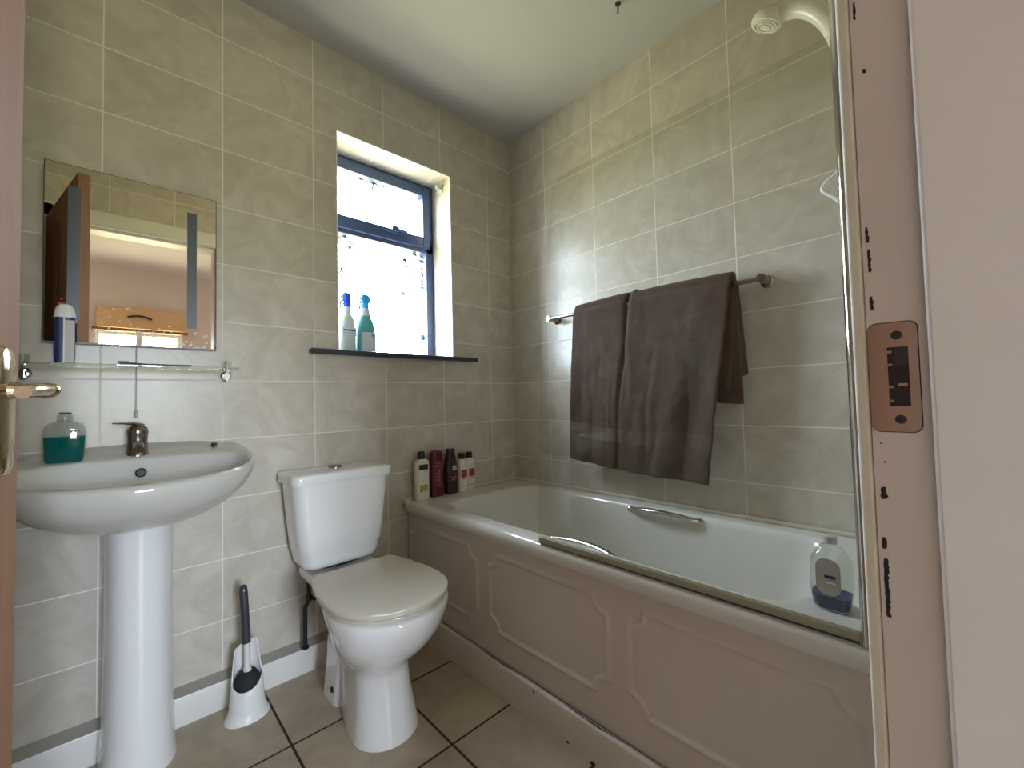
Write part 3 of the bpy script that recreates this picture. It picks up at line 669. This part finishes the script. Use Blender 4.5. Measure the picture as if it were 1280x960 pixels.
cs = [(.405, .112, -.020, -.150, .030), (.4065, .122, -.016, -.158, .034), (.414, .131, -.014, -.166, .038), (.430, .138, -.012, -.172, .04), (.466, .145, -.011, -.176, .04), (.473, .148, -.010, -.181, .04), (.53, .155, -.010, -.185, .042), (.60, .162, -.010, -.188, .042), (.66, .168, -.010, -.190, .042), (.706, .171, -.010, -.191, .042)]
m.loft([rrect(CT-w_, yf, CT+w_, yb, r_, z, 8) for z, w_, yb, yf, r_ in cs], M['china']); m.build('cistern', to, smooth=50)
m = MB(); ls = [(.7062, .172, -.193), (.7066, .1785, -.199), (.711, .1805, -.201), (.729, .1805, -.201), (.738, .1785, -.199), (.7415, .173, -.194), (.7435, .155, -.178), (.7440, .08, -.12)]
m.loft([rrect(CT-w_, yf_, CT+w_, -.002 if w_ > .165 else -.02 if w_ > .1 else -.06, min(.03, w_*.3), z, 8) for z, w_, yf_ in ls], M['china']); m.build('cistern_lid', to, smooth=50)
m = MB(); m.lathe([(.026, .7435), (.026, .7475), (.023, .7495), (.0205, .7485), (.0205, .7480), (.0195, .7500), (.004, .7515), (.0001, .7515)], M['brush'], (CT, -.085, 0), 28); m.build('flush_button', to, smooth=30)
m = MB(); m.lathe([(.050, .393), (.050, .408)], M['rubber'], (TC, -.10, 0), 28, 'z', 1.6, .9); m.build('coupling_gasket', to, smooth=40)
# black water pipe behind the toilet
m = MB(); m.tube(catmull([(-1.118,-.052,.104),(-1.118,-.052,.20),(-1.117,-.052,.245),(-1.108,-.056,.265),(-1.106,-.060,.285),(-1.108,-.060,.33),(-1.108,-.060,.412)], 6), .0075, M['black'], 14)
m.lathe([(.014, .345), (.014, .385)], M['black'], (-1.108, -.06, 0), 16); m.lathe([(.011, .268), (.011, .29)], M['black'], (-1.107, -.058, 0), 16); m.tube([(-1.098,-.058,.278),(-1.094,-.085,.278)], .006, M['black'], 10)
m.lathe([(.013, .1005), (.013, .107)], M['black'], (-1.118, -.052, 0), 16)
tag(m.build('water_pipe', smooth=50), 'thin black water pipe rising behind the toilet to the cistern', 'pipe')

# ------------------------------------------------------------------ basin
bz_ = thing('wash_basin', 'cream pedestal wash basin under the mirror', 'wash basin', (-1.575, -.2, 0))
BC = -1.575
def tilt(l, k=1.0, hump=.022):
    out = []
    for x, y, z in l:
        dz = .115*(y+.20)*k; hb = hump*smin((y+.10)/.09)*(1-.75*min(1, abs(x-BC)/.27)**2)*k
        out.append((x, y, z+dz+hb))
    return out
def bl(w_, yb, yf, z, nb_=5., nf_=2.25, sp=.34, n_=72): return dshape(BC, w_, yb, yf, z, nb_, nf_, n_, sp)
lo = []
for z, w_, yb, yf, k_ in ((.668, .070, -.06, -.215, .15), (.670, .095, -.05, -.255, .2), (.680, .135, -.03, -.30, .3), (.700, .180, -.012, -.350, .45), (.730, .222, -.004, -.392, .6), (.765, .252, -.002, -.418, .8), (.795, .266, -.001, -.430, .95), (.812, .270, -.001, -.434, 1), (.822, .2705, -.001, -.4345, 1), (.829, .268, -.001, -.432, 1), (.832, .262, -.004, -.426, 1)):
    lo.append(tilt(bl(w_, yb, yf, z), k_))
for z, w_, yb, yf, k_ in ((.8325, .2475, -.112, -.413, 1), (.830, .2435, -.116, -.408, 1), (.822, .2405, -.118, -.404, 1), (.80, .232, -.122, -.394, .95), (.78, .218, -.128, -.378, .8), (.75, .185, -.15, -.345, .6), (.722, .14, -.175, -.315, .4), (.708, .085, -.20, -.29, .2), (.705, .03, -.225, -.255, .1)):
    lo.append(tilt(bl(w_, yb, yf, z, 3.4, 2.2, .38), k_))
m = MB(); m.loft(lo, M['basin']); m.build('bowl', bz_, smooth=60)
m = MB()
pc = -1.572
ps = [(0, .085, -.02, -.205), (.03, .082, -.02, -.203), (.12, .078, -.02, -.2), (.35, .074, -.02, -.198), (.55, .0735, -.02, -.198), (.64, .076, -.02, -.20), (.695, .079, -.02, -.203)]
m.loft([dshape(pc, w_, yb, yf, z, 4., 2.3, 48, .4) for z, w_, yb, yf in ps], M['china']); m.build('pedestal', bz_, smooth=50)
m = MB(); m.lathe([(.0125, -.1385), (.0125, -.1425), (.0105, -.1435), (.0092, -.141), (.0001, -.1405)], M['steel'], (-1.572, 0, .803), 20, 'y'); m.build('overflow', bz_, smooth=30)
m = MB(); m.lathe([(.0085, .866), (.0085, .872), (.006, .875), (.0001, .875)], M['black'], (-1.392, -.06, -.009), 18); m.build('tap_hole_plug', bz_, smooth=40)
tp = MB(); zt = .850
tp.lathe([(.027, zt-.008), (.027, zt), (.0245, zt+.006), (.0225, zt+.04), (.0235, zt+.056), (.0245, zt+.060), (.0245, zt+.068), (.022, zt+.076), (.013, zt+.083), (.0001, zt+.085)], M['brush'], (-1.578, -.075, 0), 28)
tp.tube([(-1.578, -.09, zt+.024), (-1.578, -.125, zt+.030), (-1.578, -.165, zt+.030), (-1.578, -.178, zt+.020)], [.014, .0125, .0115, .0115], M['brush'], 18)
tpo = tp.build('tap', bz_, smooth=45); tpo['label'] = 'chrome mixer tap'
tp = MB(); tp.tube(catmull([(-1.570,-.070,zt+.083),(-1.585,-.078,zt+.088),(-1.605,-.090,zt+.090),(-1.630,-.104,zt+.092)], 5), [.0155-.0007*i for i in range(16)], M['brush'], 14, .38); tp.build('tap_lever', tpo, smooth=50)

# soap bottle on the basin
def bottle_loft(mb, cx, cy, secs, mat, n_=8):
    mb.loft([rrect(cx-w_, cy-d_, cx+w_, cy+d_, min(r_, w_*.99, d_*.99), z, n_) for z, w_, d_, r_ in secs], mat)
sz = .847; cx, cy = -1.722, -.105
so = thing('soap_bottle', 'clear bottle half full of teal liquid on the back of the basin', 'bottle', (cx, cy, sz))
m = MB(); bottle_loft(m, cx, cy, [(sz, .034, .018, .014), (sz+.004, .0365, .020, .016), (sz+.060, .0395, .0215, .018), (sz+.085, .0395, .0215, .018), (sz+.097, .035, .019, .016), (sz+.104, .024, .014, .013), (sz+.107, .015, .0135, .0134)], M['clear']); m.build('bottle_body', so, smooth=50)
m = MB(); bottle_loft(m, cx, cy, [(sz+.0012, .0325, .0165, .013), (sz+.005, .0352, .0187, .015), (sz+.066, .0382, .0202, .017)], M['teal']); m.build('liquid', so, smooth=50)
m = MB(); m.lathe([(.0155, sz+.106), (.0155, sz+.120), (.0145, sz+.124)], M['clear'], (cx, cy, 0), 24); m.lathe([(.0115, sz+.1245), (.0115, sz+.129), (.0001, sz+.130)], M['lblue'], (cx+.0005, cy, 0), 20); m.build('cap', so, smooth=40)
m = MB()
for i in range(3): m.box((cx+.011+.0065*i, cy-.0222, sz+.078), (cx+.0155+.0065*i, cy-.0214, sz+.083), M['lblk'])
m.build('printed_mark', so)

# ------------------------------------------------------------------ mirror
mi = thing('mirror', 'frameless bathroom mirror with two grey light strips above the basin', 'mirror', (-1.577, 0, 1.17))
MX0, MX1, MZ0, MZ1 = -1.7725, -1.3815, 1.171, 1.675
m = MB(); m.box((MX0+.012, -.001, MZ0+.012), (MX1-.012, -.015, MZ1-.012), M['dgrey']); m.build('backing', mi)
m = MB(); m.box((MX0, -.0148, MZ0), (MX1, -.0202, MZ1), M['mirror'])
m.box((MX0-.0008, -.0146, MZ0-.002), (MX1+.001, -.0204, MZ0+.0015), M['darkglass']); m.box((MX1-.001, -.0146, MZ0-.002), (MX1+.001, -.0204, MZ1), M['darkglass']); m.box((MX0-.001, -.0146, MZ0), (MX0+.0008, -.0204, MZ1), M['darkglass']); m.box((MX0, -.0146, MZ1-.0008), (MX1, -.0203, MZ1+.0008), M['brush'])
m.build('mirror_glass', mi)
for x0, x1 in ((-1.727, -1.701), (-1.459, -1.434)):
    m = MB(); m.box((x0, -.0198, 1.236), (x1, -.0207, 1.615), M['strip']); m.build('light_strip', mi)
m = MB(); m.tube([(-1.579, -.012, 1.172), (-1.580, -.026, 1.155), (-1.580, -.030, .975)], .0011, M['lgrey'], 8); m.lathe([(.0042, .955), (.0042, .972), (.003, .977), (.0012, .978)], M['lgrey'], (-1.580, -.030, 0), 14); m.build('pull_cord', mi, smooth=40)

# ------------------------------------------------------------------ glass shelf with its things
SZ = 1.100
gs = thing('glass_shelf', 'narrow glass shelf on chrome brackets under the mirror', 'shelf', (-1.57, 0, SZ))
m = MB(); m.loft([rrect(-1.815, -.128, -1.334, -.024, .008, z, 5) for z in (SZ, SZ+.006)], M['shelfg']); m.build('shelf_pane', gs, bevel=.0008)
for bx in (-1.352, -1.805):
    m = MB(); m.lathe([(.016, -.001), (.016, -.010), (.012, -.014)], M['chrome'], (bx, 0, SZ-.017), 22, 'y'); m.tube([(bx, -.012, SZ-.017), (bx, -.03, SZ-.017)], .008, M['chrome'], 14); m.box((bx-.003, -.034, SZ-.034), (bx+.003, -.014, SZ-.0005), M['chrome']); m.build('bracket', gs, smooth=40)
    m = MB(); m.box((bx-.015, -.030, SZ+.0065), (bx+.013, -.027, SZ+.034), M['shelfg']); m.box((bx-.002, -.034, SZ+.0065), (bx+.002, -.026, SZ+.034), M['lgrey']); m.build('clip', gs)
tu = thing('toothpaste_tube', 'blue and white tube with a rounded white cap standing on the glass shelf', 'tube', (-1.727, -.066, SZ+.006))
cx, cy, z0 = -1.727, -.066, SZ+.0065
m = MB(); bottle_loft(m, cx, cy, [(z0, .019, .013, .012), (z0+.020, .020, .0135, .013), (z0+.125, .0195, .012, .011)], M['lblue']); m.build('carton', tu, smooth=40)
m = MB(); m.box((cx+.001, cy-.0142, z0+.004), (cx+.0195, cy-.0120, z0+.118), M['lgrey']); m.box((cx-.002, cy-.0146, z0+.002), (cx+.0012, cy-.0120, z0+.128), M['lwhite']); m.build('label_panel', tu)
m = MB(); bottle_loft(m, cx, cy, [(z0+.1255, .021, .015, .013), (z0+.134, .021, .015, .013), (z0+.150, .018, .014, .012), (z0+.160, .013, .012, .010), (z0+.163, .006, .006, .005)], M['white']); m.build('cap', tu, smooth=40)
m = MB(); m.box((cx-.014, cy-.010, z0+.150), (cx+.0, cy+.008, z0+.1665), M['redcap']); m.build('cap_button', tu, bevel=.003)
tb = MB(); zz = SZ+.0115
tb.tube([(-1.620,-.070,zz),(-1.600,-.070,zz),(-1.590,-.070,zz+.001),(-1.56,-.070,zz),(-1.50,-.070,zz-.001),(-1.452,-.070,zz-.001)], [.0042,.0048,.0042,.0028,.0033,.0036], M['dgrey'], 12)
tb.box((-1.622,-.073,zz+.003), (-1.598,-.067,zz+.0085), M['lblue'])
tag(tb.build('toothbrush', smooth=50), 'slim dark toothbrush lying on the glass shelf', 'toothbrush')

# ------------------------------------------------------------------ toilet brush
bx, by = -1.312, -.118
bh = MB()
hs_ = [(.0, .064, .054), (.006, .063, .053), (.016, .056, .048), (.035, .050, .044), (.07, .0465, .042), (.10, .044, .040), (.128, .0425, .0385)]
nn = 44
def oval(w_, d_, z, fn=None):
    out = []
    for i in range(nn):
        a_ = 2*PI*i/nn; x, y = w_*math.cos(a_), d_*math.sin(a_)
        out.append((bx+x, by+y, fn(x, y) if fn else z))
    return out
# front of the cup is low, the back rises to a tall shield
def topz(x, y): return .092+.022*smin((y+.04)/.04)+.010*x/.04+.100*smin((y-.003)/.018)
lo = [oval(w_, d_, z) for z, w_, d_ in hs_[:-2]]
lo += [oval(.0448, .0405, 0, lambda x, y: .076+.6*(topz(x, y)-.09)), oval(.0425, .038, 0, topz), oval(.0400, .0355, 0, lambda x, y: topz(x, y)+.0006), oval(.0400, .0355, 0, lambda x, y: topz(x, y)-.012), oval(.040, .036, .05), oval(.03, .028, .035)]
# taper the shield towards its top
def tap(l): return [(bx+(p[0]-bx)*(1-.16*smin((p[2]-.10)/.14)), p[1]+.0*p[2], p[2]) for p in l]
bh.loft([tap(l) for l in lo], M['white'])
tag(bh.build('toilet_brush_holder', smooth=60), 'white toilet brush holder with an open front on the floor', 'brush holder')
br = thing('toilet_brush', 'toilet brush with charcoal handle standing in its white holder', 'brush', (bx, by, .04))
m = MB(); m.lathe([(.004, .058), (.024, .064), (.034, .080), (.036, .10), (.034, .120), (.024, .136), (.006, .142)], M['bristle'], (bx, by-.002, 0), 30); m.build('bristles', br, smooth=50)
m = MB(); m.tube([(bx, by-.003, .138), (bx-.001, by-.002, .16), (bx-.002, by, .235)], [.012, .0085, .0080], M['lwhite'], 16); m.build('neck', br, smooth=50)
m = MB(); m.tube([(bx-.002, by, .226), (bx-.003, by+.001, .24), (bx-.006, by+.004, .33), (bx-.009, by+.007, .385), (bx-.0095, by+.008, .402), (bx-.010, by+.008, .407)], [.0122, .0125, .0118, .0122, .0105, .004], M['dgrey'], 18); m.lathe([(.003, -.001), (.003, .001)], M['lgrey'], (bx-.0092, by-.005, .393), 10, 'y'); m.build('handle', br, smooth=50)

# ------------------------------------------------------------------ bottles on the end of the bath
BZ1 = .5452
HK, WK = 1.29, 1.0
def squarebottle(name, label, x, y, secs, mat, cap, capmat, group=None):
    o = thing(name, label, 'bottle', (x, y, BZ1), group)
    m = MB(); bottle_loft(m, x, y, [(BZ1+a_*HK, b_*WK, c_*WK, d_*WK) for a_, b_, c_, d_ in secs], mat); m.build('bottle_body', o, smooth=45)
    m = MB(); bottle_loft(m, x, y, [(BZ1+a_*HK, b_*WK, c_*WK, d_*WK) for a_, b_, c_, d_ in cap], capmat); m.build('cap', o, smooth=40)
    return o
GB = 'toiletry bottles on the end of the bath'
def lab(o, name, x, y, boxes, base=None):
    m = MB(); zs = [b_[2] for b_ in boxes]+[b_[3] for b_ in boxes]; xs = [b_[0] for b_ in boxes]+[b_[1] for b_ in boxes]
    m.box((x+min(xs)*WK-.001, y+.0006, BZ1+min(zs)*HK-.001), (x+max(xs)*WK+.001, y-.0004, BZ1+max(zs)*HK+.001), base or M['cream'])
    for (x0, x1, z0, z1, mat) in boxes: m.box((x+x0*WK, y, BZ1+z0*HK), (x+x1*WK, y-.0012, BZ1+z1*HK), mat)
    m.build(name, o)
x, y = -.620, -.040
o = squarebottle('lotion_bottle', 'white bottle with black cap and green label at the corner of the bath', x, y, [(0, .031, .017, .012), (.004, .033, .0185, .014), (.06, .034, .019, .015), (.120, .0355, .0195, .015), (.132, .034, .018, .014), (.137, .022, .014, .012), (.139, .016, .013, .012)], M['cream'], [(.138, .0155, .013, .0125), (.141, .0162, .0135, .013), (.163, .0155, .013, .0125), (.165, .013, .011, .010)], M['black'], GB)
lab(o, 'label', x, y-.0192, [(-.024, .022, .103, .121, M['lblk']), (.006, .016, .109, .116, M['lgrey']), (.0, .016, .094, .097, M['lgrey']), (-.022, .018, .062, .0635, M['lgrey']), (-.020, .019, .030, .052, M['lgreen']), (-.018, -.010, .028, .036, M['lblk']), (-.010, .0, .030, .034, M['lwhite'])])
x, y = -.540, -.036
o = squarebottle('shampoo_bottle', 'tall glossy maroon bottle second from the left on the bath end', x, y, [(0, .030, .018, .014), (.004, .032, .020, .016), (.07, .0335, .021, .017), (.125, .033, .0205, .017), (.128, .032, .020, .017)], M['maroon'], [(.1285, .031, .0195, .017), (.150, .029, .018, .016), (.160, .026, .016, .014), (.163, .018, .012, .011)], M['maroon'], GB)
lab(o, 'label', x, y-.0208, [(-.015, .015, .118, .1195, M['lpink']), (-.018, .018, .106, .112, M['lred']), (-.014, -.002, .083, .0845, M['lpink']), (.002, .0045, .070, .096, M['lpink']), (.0045, .012, .0935, .096, M['lpink']), (-.012, .010, .070, .0715, M['lpink']), (-.003, .003, .056, .062, M['lpink']), (-.012, .012, .036, .0375, M['lred'])], M['maroon'])
x, y = -.460, -.036
o = squarebottle('conditioner_bottle', 'dark maroon bottle with a pale emblem in the middle of the bath end', x, y, [(0, .030, .018, .014), (.004, .032, .020, .016), (.06, .033, .020, .017), (.100, .032, .020, .017), (.125, .026, .018, .016), (.138, .0225, .017, .015)], M['dmaroon'], [(.1385, .0220, .0165, .015), (.160, .0205, .016, .0145), (.163, .019, .014, .013)], M['dmaroon'], GB)
lab(o, 'label', x, y-.0204, [(-.004, .020, .084, .099, M['lgrey']), (.0, .016, .0985, .1015, M['lgrey']), (-.001, .017, .0905, .0925, M['dmaroon']), (-.012, .018, .060, .061, M['lpink']), (-.006, .010, .049, .052, M['lpink']), (.006, .019, .055, .062, M['lred'])], M['dmaroon'])
HK, WK = 1.36, 1.22
for i, (x, y, lb) in enumerate(((-.393, -.034, 'small cream bottle with red label, next to the dark maroon bottle'), (-.340, -.026, 'small cream bottle with red label, nearest the bath corner'))):
    o = squarebottle('travel_bottle', lb, x, y, [(0, .019, .014, .0135), (.004, .0205, .015, .0145), (.09, .0205, .015, .0145), (.108, .018, .0145, .014), (.113, .013, .0125, .0122)], M['cream'], [(.1135, .0125, .012, .0118), (.132, .0122, .0118, .0115), (.134, .010, .010, .0098)], M['black'], GB)
    lab(o, 'label', x, y-.0185, [(-.014, .014, .048, .075, M['lred']), (-.010, .010, .066, .068, M['lpink']), (-.012, .012, .041, .047, M['lgrey']), (-.010, .010, .036, .037, M['lgrey']), (-.015, .015, .017, .019, M['lred']), (-.008, .008, .086, .0875, M['lgrey'])])
# hand-soap bottle at the tap end, close to the screen
x, y = -.556, -1.520
o = thing('hand_wash_bottle', 'clear curved bottle with a blue base on the tap end of the bath', 'bottle', (x, y, BZ1))
m = MB(); bottle_loft(m, x, y, [(BZ1, .024, .027, .014), (BZ1+.005, .028, .032, .018), (BZ1+.05, .030, .036, .020), (BZ1+.095, .028, .034, .02), (BZ1+.118, .020, .022, .018), (BZ1+.128, .012, .012, .0115)], M['clear']); m.build('bottle_body', o, smooth=50)
m = MB(); bottle_loft(m, x, y, [(BZ1+.0015, .023, .0255, .013), (BZ1+.006, .0268, .0305, .017), (BZ1+.028, .0282, .0335, .018)], M['bluebase']); m.build('liquid', o, smooth=50)
m = MB(); m.loft([[(x+s_*.0302, y+p_[0], BZ1+p_[1]) for p_ in rr2(-.020, .032, .021, .104, .018, 6)] for s_ in (-1.03, -.99)], M['lgrey'])
m.box((x-.0325, y-.012, BZ1+.066), (x-.0305, y+.006, BZ1+.072), M['dgrey']); m.box((x-.0325, y-.012, BZ1+.056), (x-.0305, y+.006, BZ1+.058), M['lwhite']); m.build('label', o)
m = MB(); m.lathe([(.012, BZ1+.1285), (.012, BZ1+.142), (.005, BZ1+.146)], M['lgrey'], (x, y, 0), 18); m.build('cap', o, smooth=40)

# ------------------------------------------------------------------ spray bottles on the sill
ZS = 1.1975
def spray(name, label, x, y, secs, capm, bodym, labm, hd_h, headw, mirror_=1):
    o = thing(name, label, 'spray bottle', (x, y, ZS), 'cleaning sprays on the window sill')
    m = MB(); bottle_loft(m, x, y, [(ZS+a_, b_, c_, d_) for a_, b_, c_, d_ in secs], bodym); m.build('bottle_body', o, smooth=50)
    zt_ = ZS+hd_h
    m = MB(); m.lathe([(.0155, zt_), (.0155, zt_+.02), (.012, zt_+.024)], capm, (x, y, 0), 20)
    m.loft([rrect(x-headw*.45, y-.013, x+headw*.55, y+.013, .008, zt_+.024, 5), rrect(x-headw*.55, y-.014, x+headw*.6, y+.014, .009, zt_+.032, 5), rrect(x-headw*.55, y-.014, x+headw*.5, y+.014, .009, zt_+.054, 5), rrect(x-headw*.4, y-.010, x+headw*.3, y+.010, .008, zt_+.062, 5)], capm)
    m.build('spray_head', o, smooth=45)
    m = MB(); sx = mirror_
    m.tube(catmull([(x-sx*.016, y, zt_+.030), (x-sx*.028, y, zt_+.018), (x-sx*.026, y, zt_+.002), (x-sx*.030, y, zt_-.014)], 5), .0045, M['wgrip'], 10); m.build('trigger', o, smooth=50)
    m = MB(); m.lathe([(.006, x-sx*(headw*.55+.010)), (.006, x-sx*headw*.5)], M['wgrip'], (0, y, zt_+.044), 12, 'x'); m.build('nozzle', o, smooth=40)
    return o
o = spray('spray_bottle', 'clear spray bottle of sea-green liquid with dark blue head by the recess edge', -.906, .068, [(0, .031, .023, .018), (.006, .034, .026, .02), (.10, .034, .026, .02), (.135, .031, .024, .02), (.165, .019, .017, .0165), (.185, .0145, .0145, .0142), (.195, .0145, .0145, .0142)], M['wcap'], M['wclear'], None, .195, .030)
m = MB(); bottle_loft(m, -.906, .068, [(ZS+.001, .0295, .0215, .017), (ZS+.007, .0325, .0245, .019), (ZS+.118, .0325, .0245, .019)], M['wteal']); m.build('liquid', o, smooth=50)
m = MB(); m.box((-.935, .0405, ZS+.070), (-.877, .0415, ZS+.106), M['wlabel']); m.box((-.932, .0398, ZS+.090), (-.880, .0406, ZS+.096), M['lblue']); m.box((-.932, .0398, ZS+.080), (-.885, .0406, ZS+.083), M['lgrey']); m.build('label', o)
o = spray('spray_bottle', 'pale blue-green spray bottle with sky blue head, further right on the sill', -.822, .072, [(0, .040, .024, .018), (.006, .043, .026, .02), (.09, .042, .026, .02), (.135, .034, .024, .02), (.165, .022, .019, .018), (.20, .0155, .015, .0148)], M['scap'], M['wblue'], None, .20, .036)
m = MB(); m.box((-.853, .0440, ZS+.008), (-.789, .0452, ZS+.092), M['wlabel']); lb_ = m.build('label', o)
m = MB(); m.lathe([(.020, .0432), (.020, .0441)], M['lwhite'], (-.826, 0, ZS+.055), 20, 'y'); m.build('emblem', lb_)
m = MB(); m.lathe([(.007, .0430), (.007, .0441)], M['wteal'], (-.800, 0, ZS+.080), 16, 'y'); m.build('emblem', lb_)
m = MB(); bottle_loft(m, -.822, .072, [(ZS+.166, .0225, .0195, .0185), (ZS+.2005, .0160, .0155, .0152)], M['wlabel']); m.build('shoulder_sleeve', o, smooth=45)

# small dark hook in the ceiling
m = MB(); m.lathe([(.010, CZ-.004), (.010, CZ-.0005)], M['steel'], (-.277, -.905, 0), 16); m.tube(catmull([(-.277,-.905,CZ-.003),(-.277,-.905,CZ-.016),(-.270,-.900,CZ-.026),(-.262,-.893,CZ-.020)], 5), .003, M['steel'], 10)
tag(m.build('ceiling_hook', smooth=45), 'small dark hook in the ceiling above the bath', 'hook')

# ------------------------------------------------------------------ hallway behind the camera (seen in the mirror; source of the warm light)
HX0, HX1, HY = -3.1, .2, -4.2
tag(MB().box((HX0, HY, -.1), (HX1, YH, 0), M['hallfloor']).build('floor'), 'brown boards of the hallway outside the door', 'floor', kind='structure')
tag(MB().box((HX0, HY, CZ), (HX1, YH, CZ+.1), M['hallceil']).build('ceiling'), 'pinkish ceiling of the hallway seen in the mirror', 'ceiling', kind='structure')
V0, V1, VZ0, VZ1 = -1.78, -1.10, .55, 1.775
w = MB(); h = M['hall']
w.box((HX0, HY-.2, 0), (V0, HY, CZ), h); w.box((V1, HY-.2, 0), (HX1, HY, CZ), h); w.box((V0, HY-.2, 0), (V1, HY, VZ0), h); w.box((V0, HY-.2, VZ1), (V1, HY, CZ), h)
tag(w.build('wall_far'), 'pinkish end wall of the hallway seen in the mirror', 'wall', kind='structure')
tag(MB().box((HX0-.1, HY, 0), (HX0, YH, CZ), h).build('wall_side'), 'left wall of the hallway', 'wall', kind='structure')
tag(MB().box((HX1, HY, 0), (HX1+.1, YH, CZ), h).build('wall_end'), 'right wall of the hallway', 'wall', kind='structure')
tag(MB().box((HX0, YH, 0), (XL, YH+.1, CZ), h).box((0, YH, 0), (HX1, YH+.1, CZ), h).build('wall_return'), 'hallway wall beside the bathroom', 'wall', kind='structure')
wn2 = thing('window_2', 'bright two-pane hallway window reflected in the mirror', 'window', ((V0+V1)/2, HY, VZ0), kind='structure')
m = MB(); ring(m, V0, V1, VZ0, VZ1, .03, HY-.12, HY-.05, M['paint']); m.box((-1.47, HY-.12, VZ0), (-1.42, HY-.05, VZ1), M['paint']); m.build('window_frame', wn2, bevel=.003)
m = MB(); m.box((V0+.03, HY-.09, VZ0+.03), (-1.47, HY-.085, VZ1-.03), M['hpane']); m.build('pane', wn2)
m = MB(); m.box((-1.42, HY-.09, VZ0+.03), (V1-.03, HY-.085, VZ1-.03), M['hpane']); m.build('pane', wn2)
pc_ = thing('pine_pelmet', 'orange pine pelmet board with a dark slot above the hallway window', 'pelmet', (-1.42, HY, 1.80))
m = MB(); m.box((-1.765, HY+.001, 1.80), (-1.065, HY+.10, 2.0), M['pine']); m.build('board', pc_, bevel=.004)
m = MB(); m.tube(catmull([(-1.54, HY+.104, 1.91), (-1.48, HY+.112, 1.925), (-1.42, HY+.112, 1.925), (-1.35, HY+.104, 1.905)], 5), .010, M['steel'], 10); m.build('slot', pc_, smooth=50)
m = MB(); m.box((-1.80, HY+.001, 1.776), (-1.045, HY+.05, 1.7985), M['doorw']); m.build('rail', pc_)

# ------------------------------------------------------------------ light
W = bpy.data.worlds.new('World'); S.world = W; W.use_nodes = True; nt = W.node_tree; nt.nodes.clear()
tc = N(nt, 'ShaderNodeTexCoord'); sp = N(nt, 'ShaderNodeSeparateXYZ'); L(nt, tc.outputs['Generated'], sp.inputs[0])
mr = N(nt, 'ShaderNodeMapRange'); mr.inputs[1].default_value = -.06; mr.inputs[2].default_value = .06; L(nt, sp.outputs[2], mr.inputs[0])
mx = N(nt, 'ShaderNodeMix', data_type='RGBA'); mx.inputs[6].default_value = (.38, .36, .22, 1); mx.inputs[7].default_value = (.86, .98, 1.20, 1); L(nt, mr.outputs[0], mx.inputs[0])
bg = N(nt, 'ShaderNodeBackground', Strength=54.0); L(nt, mx.outputs[2], bg.inputs[0])
ow = nt.nodes.new('ShaderNodeOutputWorld'); L(nt, bg.outputs[0], ow.inputs[0])
W.cycles.sampling_method = 'AUTOMATIC'
def portal(name, loc, rot, sx, sy):
    l = bpy.data.lights.new(name, 'AREA'); l.shape = 'RECTANGLE'; l.size = sx; l.size_y = sy; l.cycles.is_portal = True
    o = bpy.data.objects.new(name, l); COL.objects.link(o); o.location = loc; o.rotation_euler = rot
portal('daylight_portal', ((WX0+WX1)/2, YB+.02, (WZ0+WZ1)/2), (-PI/2, 0, 0), WX1-WX0, WZ1-WZ0)
portal('daylight_portal', ((V0+V1)/2, HY-.22, (VZ0+VZ1)/2), (PI/2, 0, 0), V1-V0, VZ1-VZ0)

# ------------------------------------------------------------------ camera
cam = bpy.data.cameras.new('Camera'); co = bpy.data.objects.new('Camera', cam); COL.objects.link(co)
rt = Vector((0.7299528739448963, -0.6830709426505782, -0.024143096860947847)); up = Vector((-0.006817895393919474, -0.042597863593110546, 0.9990690358126911)); fw = Vector((0.683463472412377, 0.7291087088519471, 0.03575153918732132))
mt = Matrix(((rt.x, up.x, -fw.x), (rt.y, up.y, -fw.y), (rt.z, up.z, -fw.z))).to_4x4(); mt.translation = Vector((-1.6262801165324678, -1.7216220317358666, 0.9829581875646707))
co.matrix_world = mt; cam.sensor_width = 36; cam.sensor_fit = 'HORIZONTAL'; cam.lens = 529.6941847172807/1280*36; cam.clip_start = .02
S.camera = co
S.view_settings.view_transform = 'Standard'; S.view_settings.look = 'None'; S.view_settings.gamma = 1; S.view_settings.use_curve_mapping = False
S.view_settings.exposure = 0
S.cycles.max_bounces = 16; S.cycles.diffuse_bounces = 8; S.cycles.transparent_max_bounces = 24; S.cycles.sample_clamp_indirect = 8
